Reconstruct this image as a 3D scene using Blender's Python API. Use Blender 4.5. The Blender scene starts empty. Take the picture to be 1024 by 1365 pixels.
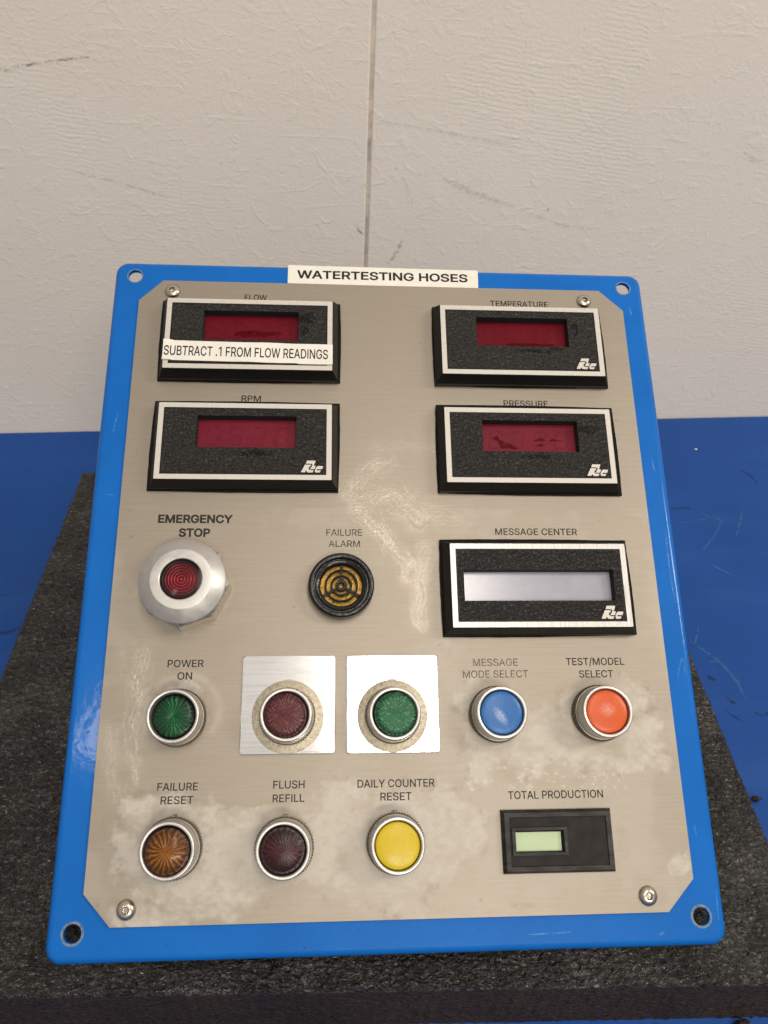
import bpy, bmesh, math, random
import numpy as np
from mathutils import Matrix, Vector, noise

random.seed(7)
rng = np.random.default_rng(11)
MM = 0.001
scene = bpy.context.scene
COL = scene.collection

# ------------------------------------------------------------------ camera
TH = math.radians(30.48)          # tilt of the panel against the table
PZ = 0.1488                       # height of the panel centre above the table
FOAM_Z = 46.6                     # top of the foam slab, mm
cam_d = bpy.data.cameras.new('camera')
cam = bpy.data.objects.new('camera', cam_d)
COL.objects.link(cam)
cam_d.sensor_fit = 'VERTICAL'
cam_d.sensor_height = 24.0
cam_d.lens = 24.0 * 1050 / 1365
cam_d.clip_start = 0.01
cam_d.clip_end = 50
Rc = np.array([[0.99788637, 0.00557078, 0.06474383],
               [-0.04477559, -0.66311648, 0.74717581],
               [0.04709505, -0.74849549, -0.66146546]])
m = Matrix.Identity(4)
for r in range(3):
    m[r][0], m[r][1], m[r][2] = Rc[r][0], -Rc[r][1], -Rc[r][2]
m.translation = Vector((-0.02868539, -0.2830726, 0.2867045 + PZ))
cam.matrix_world = m
cam_d.dof.use_dof = True
cam_d.dof.focus_distance = 0.41
cam_d.dof.aperture_fstop = 13.0
scene.camera = cam

# ------------------------------------------------------------------ light of the room
world = bpy.data.worlds.new('World')
scene.world = world
world.use_nodes = True
bg = world.node_tree.nodes['Background']
bg.inputs['Strength'].default_value = 1.0
_wt = world.node_tree
_tc = _wt.nodes.new('ShaderNodeTexCoord')
_sx = _wt.nodes.new('ShaderNodeSeparateXYZ')
_mr = _wt.nodes.new('ShaderNodeMapRange')
_rp = _wt.nodes.new('ShaderNodeValToRGB')
_wt.links.new(_tc.outputs['Generated'], _sx.inputs[0])
_wt.links.new(_sx.outputs[2], _mr.inputs[0])
_mr.inputs[1].default_value = -1.0
_mr.inputs[2].default_value = 1.0
_wt.links.new(_mr.outputs[0], _rp.inputs[0])
_wt.links.new(_rp.outputs[0], bg.inputs['Color'])
_stops = [(0.0, 0.07), (0.45, 0.20), (0.58, 0.38), (0.78, 0.46), (1.0, 0.52)]   # floor, walls, ceiling of the room
while len(_rp.color_ramp.elements) < len(_stops):
    _rp.color_ramp.elements.new(0.5)
for _e, (_p, _v) in zip(_rp.color_ramp.elements, _stops):
    _e.position = _p
    _e.color = (_v, _v * 0.945, _v * 0.875, 1)


def area(name, loc, target, sx, sy, power, color):
    d = bpy.data.lights.new(name, 'AREA')
    d.shape = 'RECTANGLE'
    d.size, d.size_y = sx, sy
    d.energy = power
    d.color = color
    o = bpy.data.objects.new(name, d)
    COL.objects.link(o)
    o.location = loc
    o.rotation_euler = (Vector(target) - Vector(loc)).to_track_quat('-Z', 'Y').to_euler()
    return o


WARM = (1.0, 0.92, 0.82)
area('ceiling_lamp', (0.205, -0.66, 1.95), (0.205, -0.66, 0), 0.25, 0.9, 11, WARM)
area('ceiling_lamp_right', (1.75, -0.45, 1.95), (0.1, 0.0, 0.1), 0.3, 0.8, 24, WARM)
area('ceiling_lamp_rear', (0.5, -2.3, 1.95), (0.15, 0.3, 0.2), 1.2, 0.3, 34, WARM)
area('ceiling_lamp_left', (-0.66, -0.98, 1.95), (0, 0, 0.1), 0.10, 0.28, 2.0, WARM)

vs = scene.view_settings
vs.view_transform = 'Standard'
vs.look = 'None'
vs.gamma = 1
vs.use_curve_mapping = False
vs.exposure = 0.0
scene.cycles.use_denoising = True
scene.cycles.max_bounces = 8

# ------------------------------------------------------------------ materials


class Mat:
    def __init__(self, name):
        self.m = bpy.data.materials.new(name)
        self.m.use_nodes = True
        self.t = self.m.node_tree
        self.p = self.t.nodes['Principled BSDF']
        self.tc = None

    def n(self, typ, props=None, **ins):
        nd = self.t.nodes.new('ShaderNode' + typ)
        for k, v in (props or {}).items():
            setattr(nd, k, v)
        for k, v in ins.items():
            self.set(nd, k, v)
        return nd

    def set(self, nd, k, v):
        s = nd.inputs[int(k[1:])] if (k[0] == 'i' and k[1:].isdigit()) else nd.inputs[k.replace('_', ' ')]
        if isinstance(v, bpy.types.NodeSocket):
            self.t.links.new(v, s)
        elif isinstance(v, bpy.types.Node):
            self.t.links.new(v.outputs[0], s)
        else:
            if isinstance(v, (tuple, list)) and len(v) == 3 and s.type == 'RGBA':
                v = (*v, 1)
            s.default_value = v

    def P(self, **kw):
        for k, v in kw.items():
            self.set(self.p, k, v)
        return self

    def obj(self, scale=(1, 1, 1), rot=(0, 0, 0), kind='Object'):
        if self.tc is None:
            self.tc = self.t.nodes.new('ShaderNodeTexCoord')
        mp = self.n('Mapping')
        self.t.links.new(self.tc.outputs[kind], mp.inputs[0])
        mp.inputs['Scale'].default_value = scale
        mp.inputs['Rotation'].default_value = rot
        return mp.outputs[0]

    def noise(self, vec, scale, detail=4, rough=0.55, dist=0.0):
        return self.n('TexNoise', Vector=vec, Scale=scale, Detail=detail, Roughness=rough, Distortion=dist).outputs[0]

    def ramp(self, fac, stops):
        r = self.n('ValToRGB')
        self.t.links.new(fac, r.inputs[0])
        el = r.color_ramp.elements
        while len(el) < len(stops):
            el.new(0.5)
        for e, (pos, c) in zip(el, stops):
            e.position = pos
            e.color = (*c, 1) if isinstance(c, (tuple, list)) else (c, c, c, 1)
        return r.outputs[0]

    def mix(self, fac, a, b):
        nd = self.n('Mix', {'data_type': 'RGBA'})
        self.set(nd, 'i0', fac)
        self.set(nd, 'i6', a)
        self.set(nd, 'i7', b)
        return nd.outputs[2]

    def math(self, op, a, b=0.0, clamp=False):
        nd = self.n('Math', {'operation': op, 'use_clamp': clamp})
        self.set(nd, 'i0', a)
        self.set(nd, 'i1', b)
        return nd.outputs[0]

    def bump(self, h, strength, dist, normal=None):
        nd = self.n('Bump', Height=h, Strength=strength, Distance=dist)
        if normal is not None:
            self.set(nd, 'Normal', normal)
        return nd.outputs[0]


def simple(name, base, rough=0.5, metal=0.0, var=0.12, vscale=120, bump=0.0, bscale=900, bdist=0.0003, **kw):
    a = Mat(name)
    v = a.obj()
    nz = a.noise(v, vscale, 5, 0.6)
    lo = tuple(c * (1 - var) for c in base)
    hi = tuple(min(1, c * (1 + var)) for c in base)
    a.P(Base_Color=a.ramp(nz, [(0.3, lo), (0.7, hi)]), Metallic=metal)
    a.P(Roughness=a.ramp(nz, [(0.3, max(0.03, rough * 0.85)), (0.7, min(1, rough * 1.15))]))
    if bump:
        a.P(Normal=a.bump(a.noise(v, bscale, 3), bump, bdist))
    for k, x in kw.items():
        a.P(**{k: x})
    return a.m


def mat_blue_paint():
    a = Mat('blue_paint')
    v = a.obj()
    big = a.noise(v, 25, 4)
    col = a.ramp(big, [(0.35, (0.0030, 0.106, 0.405)), (0.65, (0.0045, 0.120, 0.455))])
    scr = a.ramp(a.noise(a.obj((600, 60, 60), (0, 0, 0.6)), 1.0, 3), [(0.74, 0.0), (0.8, 1.0)])
    col = a.mix(a.math('MULTIPLY', scr, 0.16), col, (0.15, 0.32, 0.62))
    a.P(Base_Color=col, Roughness=0.34, Specular_IOR_Level=0.08, Coat_Weight=0.28, Coat_Roughness=0.08)
    peel = a.noise(v, 330, 2)
    a.P(Normal=a.bump(peel, 0.25, 0.0003), Coat_Normal=a.bump(a.noise(v, 210, 2), 0.11, 0.0005))
    return a.m


def mat_steel_face():
    """Brushed stainless face with lime stains and dried wipe film (masks are in 'wear')."""
    a = Mat('brushed_steel_face')
    at = a.n('Attribute', {'attribute_name': 'wear'})
    sep = a.n('SeparateColor')
    a.t.links.new(at.outputs['Color'], sep.inputs[0])
    lime, film, grime = sep.outputs[0], sep.outputs[1], sep.outputs[2]
    s1 = a.noise(a.obj((18, 2600, 1)), 1.0, 3, 0.6)
    s2 = a.noise(a.obj((60, 900, 1)), 1.0, 3, 0.6)
    cloud = a.noise(a.obj(), 22, 5, 0.6)
    st = a.math('ADD', a.math('MULTIPLY', s1, 0.6), a.math('MULTIPLY', s2, 0.4))
    col = a.ramp(st, [(0.3, (0.258, 0.224, 0.181)), (0.7, (0.318, 0.279, 0.228))])
    col = a.mix(a.math('MULTIPLY', cloud, 0.25), col, (0.255, 0.215, 0.165))
    fine = a.noise(a.obj(), 420, 4, 0.7)
    lm = a.math('MULTIPLY', lime, a.ramp(fine, [(0.25, 0.72), (0.7, 1.0)]))
    col = a.mix(a.math('MULTIPLY', lm, 0.75, True), col, (0.505, 0.470, 0.415))
    col = a.mix(a.math('MULTIPLY', film, 0.42, True), col, (0.60, 0.55, 0.475))
    col = a.mix(a.math('MULTIPLY', grime, 0.7, True), col, (0.16, 0.125, 0.085))
    metal = a.math('SUBTRACT', 0.58, a.math('MULTIPLY', lm, 0.38), True)
    rough = a.math('ADD', 0.47, a.math('MULTIPLY', lm, 0.1))
    rough = a.math('SUBTRACT', rough, a.math('MULTIPLY', film, 0.20), True)
    a.P(Base_Color=col, Metallic=metal, Roughness=rough)
    b1 = a.bump(st, 0.10, 0.0002)
    wet = a.noise(a.obj(), 520, 3, 0.6)
    b2 = a.bump(wet, a.math('MULTIPLY', film, 0.9, True), 0.0007, b1)
    a.P(Normal=b2)
    return a.m


def mat_brushed(name, base, rough, direction=(30, 2500, 1), metal=1.0, amp=0.12):
    a = Mat(name)
    st = a.noise(a.obj(direction), 1.0, 3, 0.6)
    lo = tuple(c * (1 - amp) for c in base)
    hi = tuple(min(1, c * (1 + amp)) for c in base)
    a.P(Base_Color=a.ramp(st, [(0.3, lo), (0.7, hi)]), Metallic=metal, Roughness=rough)
    a.P(Normal=a.bump(st, 0.12, 0.0002))
    return a.m


def mat_pebble():
    a = Mat('pebbled_black_plastic')
    v = a.obj((1, 1.25, 1))
    n1 = a.noise(v, 560, 3, 0.55, 0.6)
    a.P(Base_Color=(0.0105, 0.0095, 0.0088), Roughness=0.36, Specular_IOR_Level=0.42)
    a.P(Normal=a.bump(n1, 1.0, 0.0024))
    return a.m


def mat_foam(name, base, scale, strength, dist, rough, spec):
    a = Mat(name)
    v = a.obj((0.75, 1.25, 1.2))
    n1 = a.noise(v, scale, 3, 0.6, 0.9)
    vor = a.n('TexVoronoi', {'feature': 'SMOOTH_F1'}, Vector=v, Scale=scale * 0.9).outputs[0]
    h = a.math('ADD', n1, a.math('MULTIPLY', vor, 0.5))
    big = a.noise(a.obj(), 14, 3)
    lo = tuple(c * 0.7 for c in base)
    hi = tuple(c * 1.3 for c in base)
    col = a.ramp(big, [(0.3, lo), (0.7, hi)])
    dust = a.ramp(a.noise(a.obj(), 700, 3, 0.7), [(0.67, 0.0), (0.80, 0.32)])
    col = a.mix(dust, col, (0.11, 0.098, 0.085))
    patch = a.ramp(a.noise(a.obj((1, 1, 1)), 38, 4, 0.6), [(0.35, 0.45), (0.65, 1.0)])
    h = a.math('MULTIPLY', h, patch)
    a.P(Base_Color=col, Roughness=a.ramp(patch, [(0.4, rough * 1.3), (1.0, rough)]), Specular_IOR_Level=spec)
    a.P(Normal=a.bump(h, strength, dist))
    return a.m


def mat_wall():
    a = Mat('rough_painted_wall')
    big = a.noise(a.obj(), 3.2, 5, 0.6)
    mid = a.noise(a.obj(), 26, 5, 0.6)
    col = a.ramp(big, [(0.3, (0.675, 0.622, 0.553)), (0.7, (0.725, 0.672, 0.603))])
    col = a.mix(a.ramp(mid, [(0.62, 0.0), (0.80, 0.22)]), col, (0.60, 0.53, 0.45))
    spots = a.ramp(a.noise(a.obj(), 130, 2, 0.5), [(0.77, 0.0), (0.81, 0.5)])
    col = a.mix(spots, col, (0.30, 0.25, 0.20))
    a.P(Base_Color=col, Roughness=0.62, Specular_IOR_Level=0.3)
    # roller ridges, only in some places, running almost level
    wv = a.n('TexWave', {'bands_direction': 'Y'}, Vector=a.obj((1, 1, 1), (0, 0, 0.13)), Scale=95.0, Distortion=5.0,
             Detail=2.0, Detail_Scale=1.2).outputs[1]
    msk = a.ramp(a.noise(a.obj(), 5.5, 3), [(0.50, 0.0), (0.62, 1.0)])
    ridges = a.math('MULTIPLY', wv, msk)
    # trowel cuts and chips in several directions
    c1 = a.ramp(a.noise(a.obj((20, 190, 1), (0, 0, 0.75)), 1.0, 3, 0.5, 0.3), [(0.60, 0.0), (0.70, 1.0)])
    c2 = a.ramp(a.noise(a.obj((160, 24, 1), (0, 0, 0.35)), 1.0, 3, 0.5, 0.4), [(0.62, 0.0), (0.72, 1.0)])
    c3 = a.ramp(a.noise(a.obj((70, 70, 1)), 1.0, 4, 0.6, 1.2), [(0.52, 0.0), (0.72, 1.0)])
    fine = a.noise(a.obj(), 380, 4, 0.65)
    h = a.math('ADD', a.math('MULTIPLY', c1, 0.24), a.math('MULTIPLY', c2, 0.22))
    h = a.math('ADD', h, a.math('MULTIPLY', c3, 0.6))
    h = a.math('ADD', h, a.math('MULTIPLY', ridges, 0.22))
    h = a.math('ADD', h, a.math('MULTIPLY', fine, 0.75))
    a.P(Normal=a.bump(h, 0.36, 0.0009))
    return a.m


def mat_table():
    a = Mat('blue_table_paint')
    big = a.noise(a.obj(), 9, 5, 0.6)
    col = a.ramp(big, [(0.3, (0.0050, 0.049, 0.225)), (0.7, (0.0080, 0.060, 0.262))])
    smu = a.ramp(a.noise(a.obj(), 70, 5, 0.7), [(0.64, 0.0), (0.8, 0.6)])
    col = a.mix(smu, col, (0.018, 0.035, 0.085))
    col = a.mix(a.ramp(a.noise(a.obj((5, 22, 1), (0, 0, 0.4)), 1.0, 4, 0.6), [(0.5, 0.0), (0.72, 0.30)]), col, (0.022, 0.088, 0.275))
    scr = a.ramp(a.noise(a.obj((25, 420, 1), (0, 0, 0.5)), 1.0, 2), [(0.70, 0.0), (0.78, 0.25)])
    col = a.mix(scr, col, (0.04, 0.15, 0.38))
    a.P(Base_Color=col, Roughness=a.ramp(big, [(0.3, 0.42), (0.7, 0.58)]), Specular_IOR_Level=0.22)
    a.P(Normal=a.bump(a.noise(a.obj(), 260, 3), 0.2, 0.0006))
    return a.m


def mat_worn(name, color, alpha_lo, alpha_hi, scale, lo=0.35, hi=0.6, rough=0.5, spec=0.3):
    """thin marks whose wear lets the surface below show through"""
    a = Mat(name)
    nz = a.noise(a.obj(), scale, 4, 0.65)
    a.P(Base_Color=color, Roughness=rough, Specular_IOR_Level=spec, Alpha=a.ramp(nz, [(lo, alpha_lo), (hi, alpha_hi)]))
    return a.m


def mat_lens(name, dark, light, flutes, kind='radial', sharp=1.0, frost=0.0, coat_r=0.08, bumpd=0.0006, glow0=0.22, cw=0.35, sector=None):
    a = Mat(name)
    if a.tc is None:
        a.obj()
    sp = a.n('SeparateXYZ')
    a.t.links.new(a.tc.outputs['Object'], sp.inputs[0])
    x, y = sp.outputs[0], sp.outputs[1]
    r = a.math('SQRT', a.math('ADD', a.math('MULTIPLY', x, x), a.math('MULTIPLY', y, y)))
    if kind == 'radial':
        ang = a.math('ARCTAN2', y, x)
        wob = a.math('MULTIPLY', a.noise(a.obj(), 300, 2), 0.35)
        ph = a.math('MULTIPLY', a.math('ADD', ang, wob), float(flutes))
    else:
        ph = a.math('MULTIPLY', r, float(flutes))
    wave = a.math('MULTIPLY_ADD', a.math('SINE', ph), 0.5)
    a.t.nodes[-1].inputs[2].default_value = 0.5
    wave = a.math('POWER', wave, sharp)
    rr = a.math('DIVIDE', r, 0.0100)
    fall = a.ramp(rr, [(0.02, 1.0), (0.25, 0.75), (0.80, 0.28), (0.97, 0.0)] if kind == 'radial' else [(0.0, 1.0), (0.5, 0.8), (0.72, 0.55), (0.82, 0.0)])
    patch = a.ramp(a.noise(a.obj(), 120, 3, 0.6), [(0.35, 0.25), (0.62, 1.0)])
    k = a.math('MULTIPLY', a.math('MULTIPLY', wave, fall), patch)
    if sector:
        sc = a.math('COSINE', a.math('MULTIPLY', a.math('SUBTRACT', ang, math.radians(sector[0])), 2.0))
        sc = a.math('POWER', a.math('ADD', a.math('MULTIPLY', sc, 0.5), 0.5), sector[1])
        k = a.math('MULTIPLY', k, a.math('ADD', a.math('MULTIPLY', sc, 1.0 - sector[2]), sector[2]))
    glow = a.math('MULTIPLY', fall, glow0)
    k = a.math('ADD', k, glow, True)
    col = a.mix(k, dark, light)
    if frost:
        fz = a.ramp(a.noise(a.obj(), 1100, 2, 0.7), [(0.50, 0.0), (0.70, frost)])
        col = a.mix(fz, col, tuple(min(1, c * 1.3 + 0.10) for c in light))
    a.P(Base_Color=col, Metallic=0.25, Roughness=0.38, Specular_IOR_Level=0.3, Coat_Weight=cw, Coat_Roughness=coat_r)
    a.P(Normal=a.bump(wave, 0.55, bumpd))
    if frost:
        a.P(Coat_Normal=a.bump(a.noise(a.obj(), 1500, 2), 0.35, 0.0004))
    return a.m


def mat_cap(name, base, light, spot=(0.0, 0.0, 0.003, 0.003, 0.0, 0.5)):
    a = Mat(name)
    nz = a.noise(a.obj(), 160, 5, 0.65)
    sc = a.ramp(a.noise(a.obj((500, 120, 1), (0, 0, 0.9)), 1.0, 3), [(0.62, 0.0), (0.78, 0.35)])
    col = a.ramp(nz, [(0.3, base), (0.7, tuple(c * 1.12 for c in base))])
    col = a.mix(sc, col, light)
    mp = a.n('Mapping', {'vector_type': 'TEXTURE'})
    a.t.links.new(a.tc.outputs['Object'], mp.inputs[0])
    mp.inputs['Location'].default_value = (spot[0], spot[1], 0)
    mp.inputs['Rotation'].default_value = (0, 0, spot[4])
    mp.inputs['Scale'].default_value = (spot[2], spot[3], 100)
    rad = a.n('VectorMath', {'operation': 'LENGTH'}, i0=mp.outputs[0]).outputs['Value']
    worn_glint = a.math('MULTIPLY', a.ramp(rad, [(0.15, spot[5]), (1.0, 0.0)]), a.ramp(a.noise(a.obj(), 900, 4, 0.7), [(0.38, 0.25), (0.6, 1.0)]))  # pale centre: worn patch with the cap's highlight painted into the colour
    col = a.mix(worn_glint, col, tuple(min(1, c * 0.5 + 0.42) for c in light))
    a.P(Base_Color=col, Roughness=0.33, Specular_IOR_Level=0.35)
    a.P(Normal=a.bump(a.noise(a.obj(), 650, 3), 0.25, 0.0004))
    return a.m


def mat_display(name, base, dark, rough=0.25, spec=0.12):
    a = Mat(name)
    nz = a.noise(a.obj(), 90, 5, 0.65)
    a.P(Base_Color=a.ramp(nz, [(0.32, dark), (0.68, base)]), Roughness=rough, Specular_IOR_Level=spec)
    return a.m


BLUE = mat_blue_paint()
STEEL = mat_steel_face()
PEBBLE = mat_pebble()
FOAM_TOP = mat_foam('black_foam_skin', (0.0135, 0.0112, 0.0095), 360, 1.0, 0.0070, 0.27, 0.9)
FOAM_CUT = mat_foam('black_foam_cut_face', (0.046, 0.031, 0.022), 620, 1.0, 0.0050, 0.5, 0.2)
WALL = mat_wall()
TABLE = mat_table()
PLASTIC = simple('black_plastic', (0.0065, 0.006, 0.0055), 0.42, vscale=300, bump=0.15, bscale=1200, Specular_IOR_Level=0.25)
GASKET = simple('black_rubber', (0.006, 0.0055, 0.005), 0.75, vscale=300, bump=0.6, bscale=900, bdist=0.0006, Specular_IOR_Level=0.15)
PIT = simple('matt_black', (0.004, 0.004, 0.004), 0.9)
GROOVE = simple('groove_black', (0.006, 0.006, 0.006), 0.7)
TRIM = simple('satin_trim', (0.52, 0.49, 0.445), 0.5, metal=0.2, var=0.06, vscale=500)
TRIM_BR = mat_brushed('brushed_trim', (0.50, 0.485, 0.465), 0.38, (900, 50, 1), 0.6, 0.22)
ALU = mat_brushed('brushed_aluminium', (0.86, 0.845, 0.84), 0.16, (40, 1800, 1), 1.0, 0.10)
SATIN = simple('satin_aluminium', (0.50, 0.485, 0.46), 0.40, metal=0.8, var=0.06, vscale=250, bump=0.08, bscale=1500)
CHROME = simple('satin_chrome', (0.50, 0.48, 0.455), 0.38, metal=0.8, var=0.05, vscale=300)
NUTM = simple('knurled_steel', (0.20, 0.175, 0.14), 0.42, metal=0.8, var=0.25, vscale=500)
SCREWM = simple('stainless_screw', (0.52, 0.47, 0.40), 0.24, metal=1.0, var=0.15, vscale=600)
WASHERM = None
BRASS = simple('brass_disc', (0.29, 0.17, 0.036), 0.35, metal=0.8, var=0.5, vscale=420, bump=0.5, bscale=600, bdist=0.0008)
LABEL = simple('white_label_tape', (0.70, 0.672, 0.61), 0.36, var=0.05, vscale=120, bump=0.1, bscale=200)
INK = mat_worn('black_ink', (0.012, 0.010, 0.010), 1.0, 1.0, 300)
PRINT = mat_worn('printed_ink', (0.010, 0.008, 0.007), 0.92, 1.0, 700, 0.36, 0.5)
PRINT_BOLD = mat_worn('printed_bold_ink', (0.014, 0.011, 0.010), 0.9, 1.0, 500)
PRINT_WORN = mat_worn('half_worn_ink', (0.045, 0.036, 0.028), 0.40, 0.95, 420, 0.36, 0.62)
PRINT_FADED = mat_worn('faded_ink', (0.085, 0.070, 0.055), 0.30, 0.80, 600, 0.38, 0.62)
RED_DISP = mat_display('red_window', (0.128, 0.006, 0.014), (0.095, 0.004, 0.009))
RED_HAZE = mat_display('hazed_red_window', (0.158, 0.0115, 0.026), (0.122, 0.0075, 0.018), 0.4)
DIGIT = mat_worn('unlit_segments', (0.10, 0.006, 0.012), 0.0, 0.20, 300, spec=0.05)
SMEAR = mat_worn('clear_streak', (0.085, 0.002, 0.005), 0.15, 0.8, 420, 0.34, 0.62, 0.3, 0.05)
LCD = mat_display('grey_lcd', (0.30, 0.30, 0.36), (0.25, 0.25, 0.31), 0.22, 1.6)
LCDG = mat_display('green_lcd', (0.47, 0.575, 0.37), (0.44, 0.54, 0.345), 0.3)


def mat_washer():
    a = Mat('tarnished_washer')
    n1 = a.noise(a.obj(), 640, 4, 0.8)
    n2 = a.noise(a.obj(), 180, 4, 0.6)
    c = a.ramp(n1, [(0.32, (0.13, 0.10, 0.065)), (0.47, (0.44, 0.385, 0.29)), (0.7, (0.62, 0.57, 0.47))])
    c = a.mix(a.math('MULTIPLY', n2, 0.4), c, (0.46, 0.40, 0.29))
    a.P(Base_Color=c, Metallic=0.55, Roughness=0.5)
    a.P(Normal=a.bump(n1, 0.4, 0.0004))
    return a.m


WASHERM = mat_washer()


def mat_scuffed():
    a = Mat('scuffed_black_bezel')
    n1 = a.noise(a.obj((60, 260, 1)), 1.0, 4, 0.7)
    a.P(Base_Color=a.ramp(n1, [(0.40, (0.005, 0.0045, 0.0045)), (0.62, (0.034, 0.031, 0.030))]), Roughness=0.5, Specular_IOR_Level=0.3)
    return a.m


SCUFFED = mat_scuffed()

# ------------------------------------------------------------------ mesh helpers (millimetres)


def link(name, me, mat, parent=None, loc=(0, 0, 0), smooth=False, label=None, rot=None):
    mats = mat if isinstance(mat, (list, tuple)) else [mat]
    for x in mats:
        me.materials.append(x)
    me.validate()
    o = bpy.data.objects.new(name, me)
    COL.objects.link(o)
    o.location = tuple(c * MM for c in loc)
    if rot:
        o.rotation_euler = rot
    if parent is not None:
        o.parent = parent
    if smooth:
        for p in me.polygons:
            p.use_smooth = True
    if label:
        o['label'] = label
    return o


def auto_smooth(o, deg=35):
    me = o.data
    bm = bmesh.new()
    bm.from_mesh(me)
    for f in bm.faces:
        f.smooth = True
    for e in bm.edges:
        if len(e.link_faces) == 2 and e.calc_face_angle(0) > math.radians(deg):
            e.smooth = False
    bm.to_mesh(me)
    bm.free()
    return o


def pyd(name, vs_, fs):
    me = bpy.data.meshes.new(name)
    me.from_pydata([tuple(c * MM for c in v) for v in vs_], [], fs)
    me.update()
    return me


class MB:
    def __init__(self):
        self.v, self.f = [], []

    def add(self, vs_, fs):
        b = len(self.v)
        self.v += [tuple(v) for v in vs_]
        self.f += [tuple(i + b for i in f) for f in fs]
        return self

    def loft(self, rings, cap0=False, cap1=False):
        """rings: list of closed loops with equal counts, counter clockwise seen from +z, going up/outwards"""
        n = len(rings[0])
        vs_ = [p for r_ in rings for p in r_]
        fs = []
        for k in range(len(rings) - 1):
            for i in range(n):
                j = (i + 1) % n
                fs.append((k * n + i, k * n + j, (k + 1) * n + j, (k + 1) * n + i))
        if cap0:
            fs.append(tuple(range(n))[::-1])
        if cap1:
            fs.append(tuple((len(rings) - 1) * n + i for i in range(n)))
        return self.add(vs_, fs)

    def box(self, x0, x1, y0, y1, z0, z1):
        return self.loft([[(x0, y0, z0), (x1, y0, z0), (x1, y1, z0), (x0, y1, z0)],
                          [(x0, y0, z1), (x1, y0, z1), (x1, y1, z1), (x0, y1, z1)]], True, True)

    def lathe(self, prof, seg=64, cx=0, cy=0):
        rings = []
        for r_, z in prof:
            rings.append([(cx + max(r_, 1e-4) * math.cos(2 * math.pi * i / seg),
                           cy + max(r_, 1e-4) * math.sin(2 * math.pi * i / seg), z) for i in range(seg)])
        return self.loft(rings)

    def build(self, name, mat, parent=None, loc=(0, 0, 0), smooth_deg=None, label=None, rot=None):
        o = link(name, pyd(name, self.v, self.f), mat, parent, loc, label=label, rot=rot)
        if smooth_deg:
            auto_smooth(o, smooth_deg)
        return o


def rrect(x0, x1, y0, y1, r_, z=0.0, n=6):
    out = []
    for cx, cy, a0 in ((x1 - r_, y1 - r_, 0), (x0 + r_, y1 - r_, 90), (x0 + r_, y0 + r_, 180), (x1 - r_, y0 + r_, 270)):
        for k in range(n + 1):
            a = math.radians(a0 + 90 * k / n)
            out.append((cx + r_ * math.cos(a), cy + r_ * math.sin(a), z))
    return out


def circle(cx, cy, r_, n=32, z=0.0):
    return [(cx + r_ * math.cos(2 * math.pi * i / n), cy + r_ * math.sin(2 * math.pi * i / n), z) for i in range(n)]


def fill(contours):
    """triangulated filling of closed outlines (holes by even-odd), as verts and faces, normal +z"""
    cu = bpy.data.curves.new('outline', 'CURVE')
    cu.dimensions = '2D'
    cu.fill_mode = 'FRONT'
    for c in contours:
        s = cu.splines.new('POLY')
        s.points.add(len(c) - 1)
        for p, q in zip(s.points, c):
            p.co = (q[0] * .01, q[1] * .01, 0, 1)
        s.use_cyclic_u = True
    ob = bpy.data.objects.new('outline', cu)
    COL.objects.link(ob)
    me = bpy.data.meshes.new_from_object(ob.evaluated_get(bpy.context.evaluated_depsgraph_get()))
    vs_ = [(v.co.x * 100, v.co.y * 100, 0.0) for v in me.vertices]
    fs = []
    for p in me.polygons:
        f = list(p.vertices)
        if p.normal.z < 0:
            f.reverse()
        fs.append(tuple(f))
    bpy.data.objects.remove(ob)
    bpy.data.curves.remove(cu)
    bpy.data.meshes.remove(me)
    return vs_, fs


def filled(mb, contours, z, flip=False):
    vs_, fs = fill(contours)
    mb.add([(x, y, z) for x, y, _ in vs_], [f[::-1] for f in fs] if flip else fs)
    return mb


def slab(mb, contours, z0, z1):
    """extruded outlines, holes included, without a bottom"""
    filled(mb, contours, z1)
    for k, c in enumerate(contours):
        area2 = sum(c[i][0] * c[(i + 1) % len(c)][1] - c[(i + 1) % len(c)][0] * c[i][1] for i in range(len(c)))
        cc = c if (area2 > 0) == (k == 0) else c[::-1]
        mb.loft([[(p[0], p[1], z0) for p in cc], [(p[0], p[1], z1) for p in cc]])
    return mb


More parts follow.
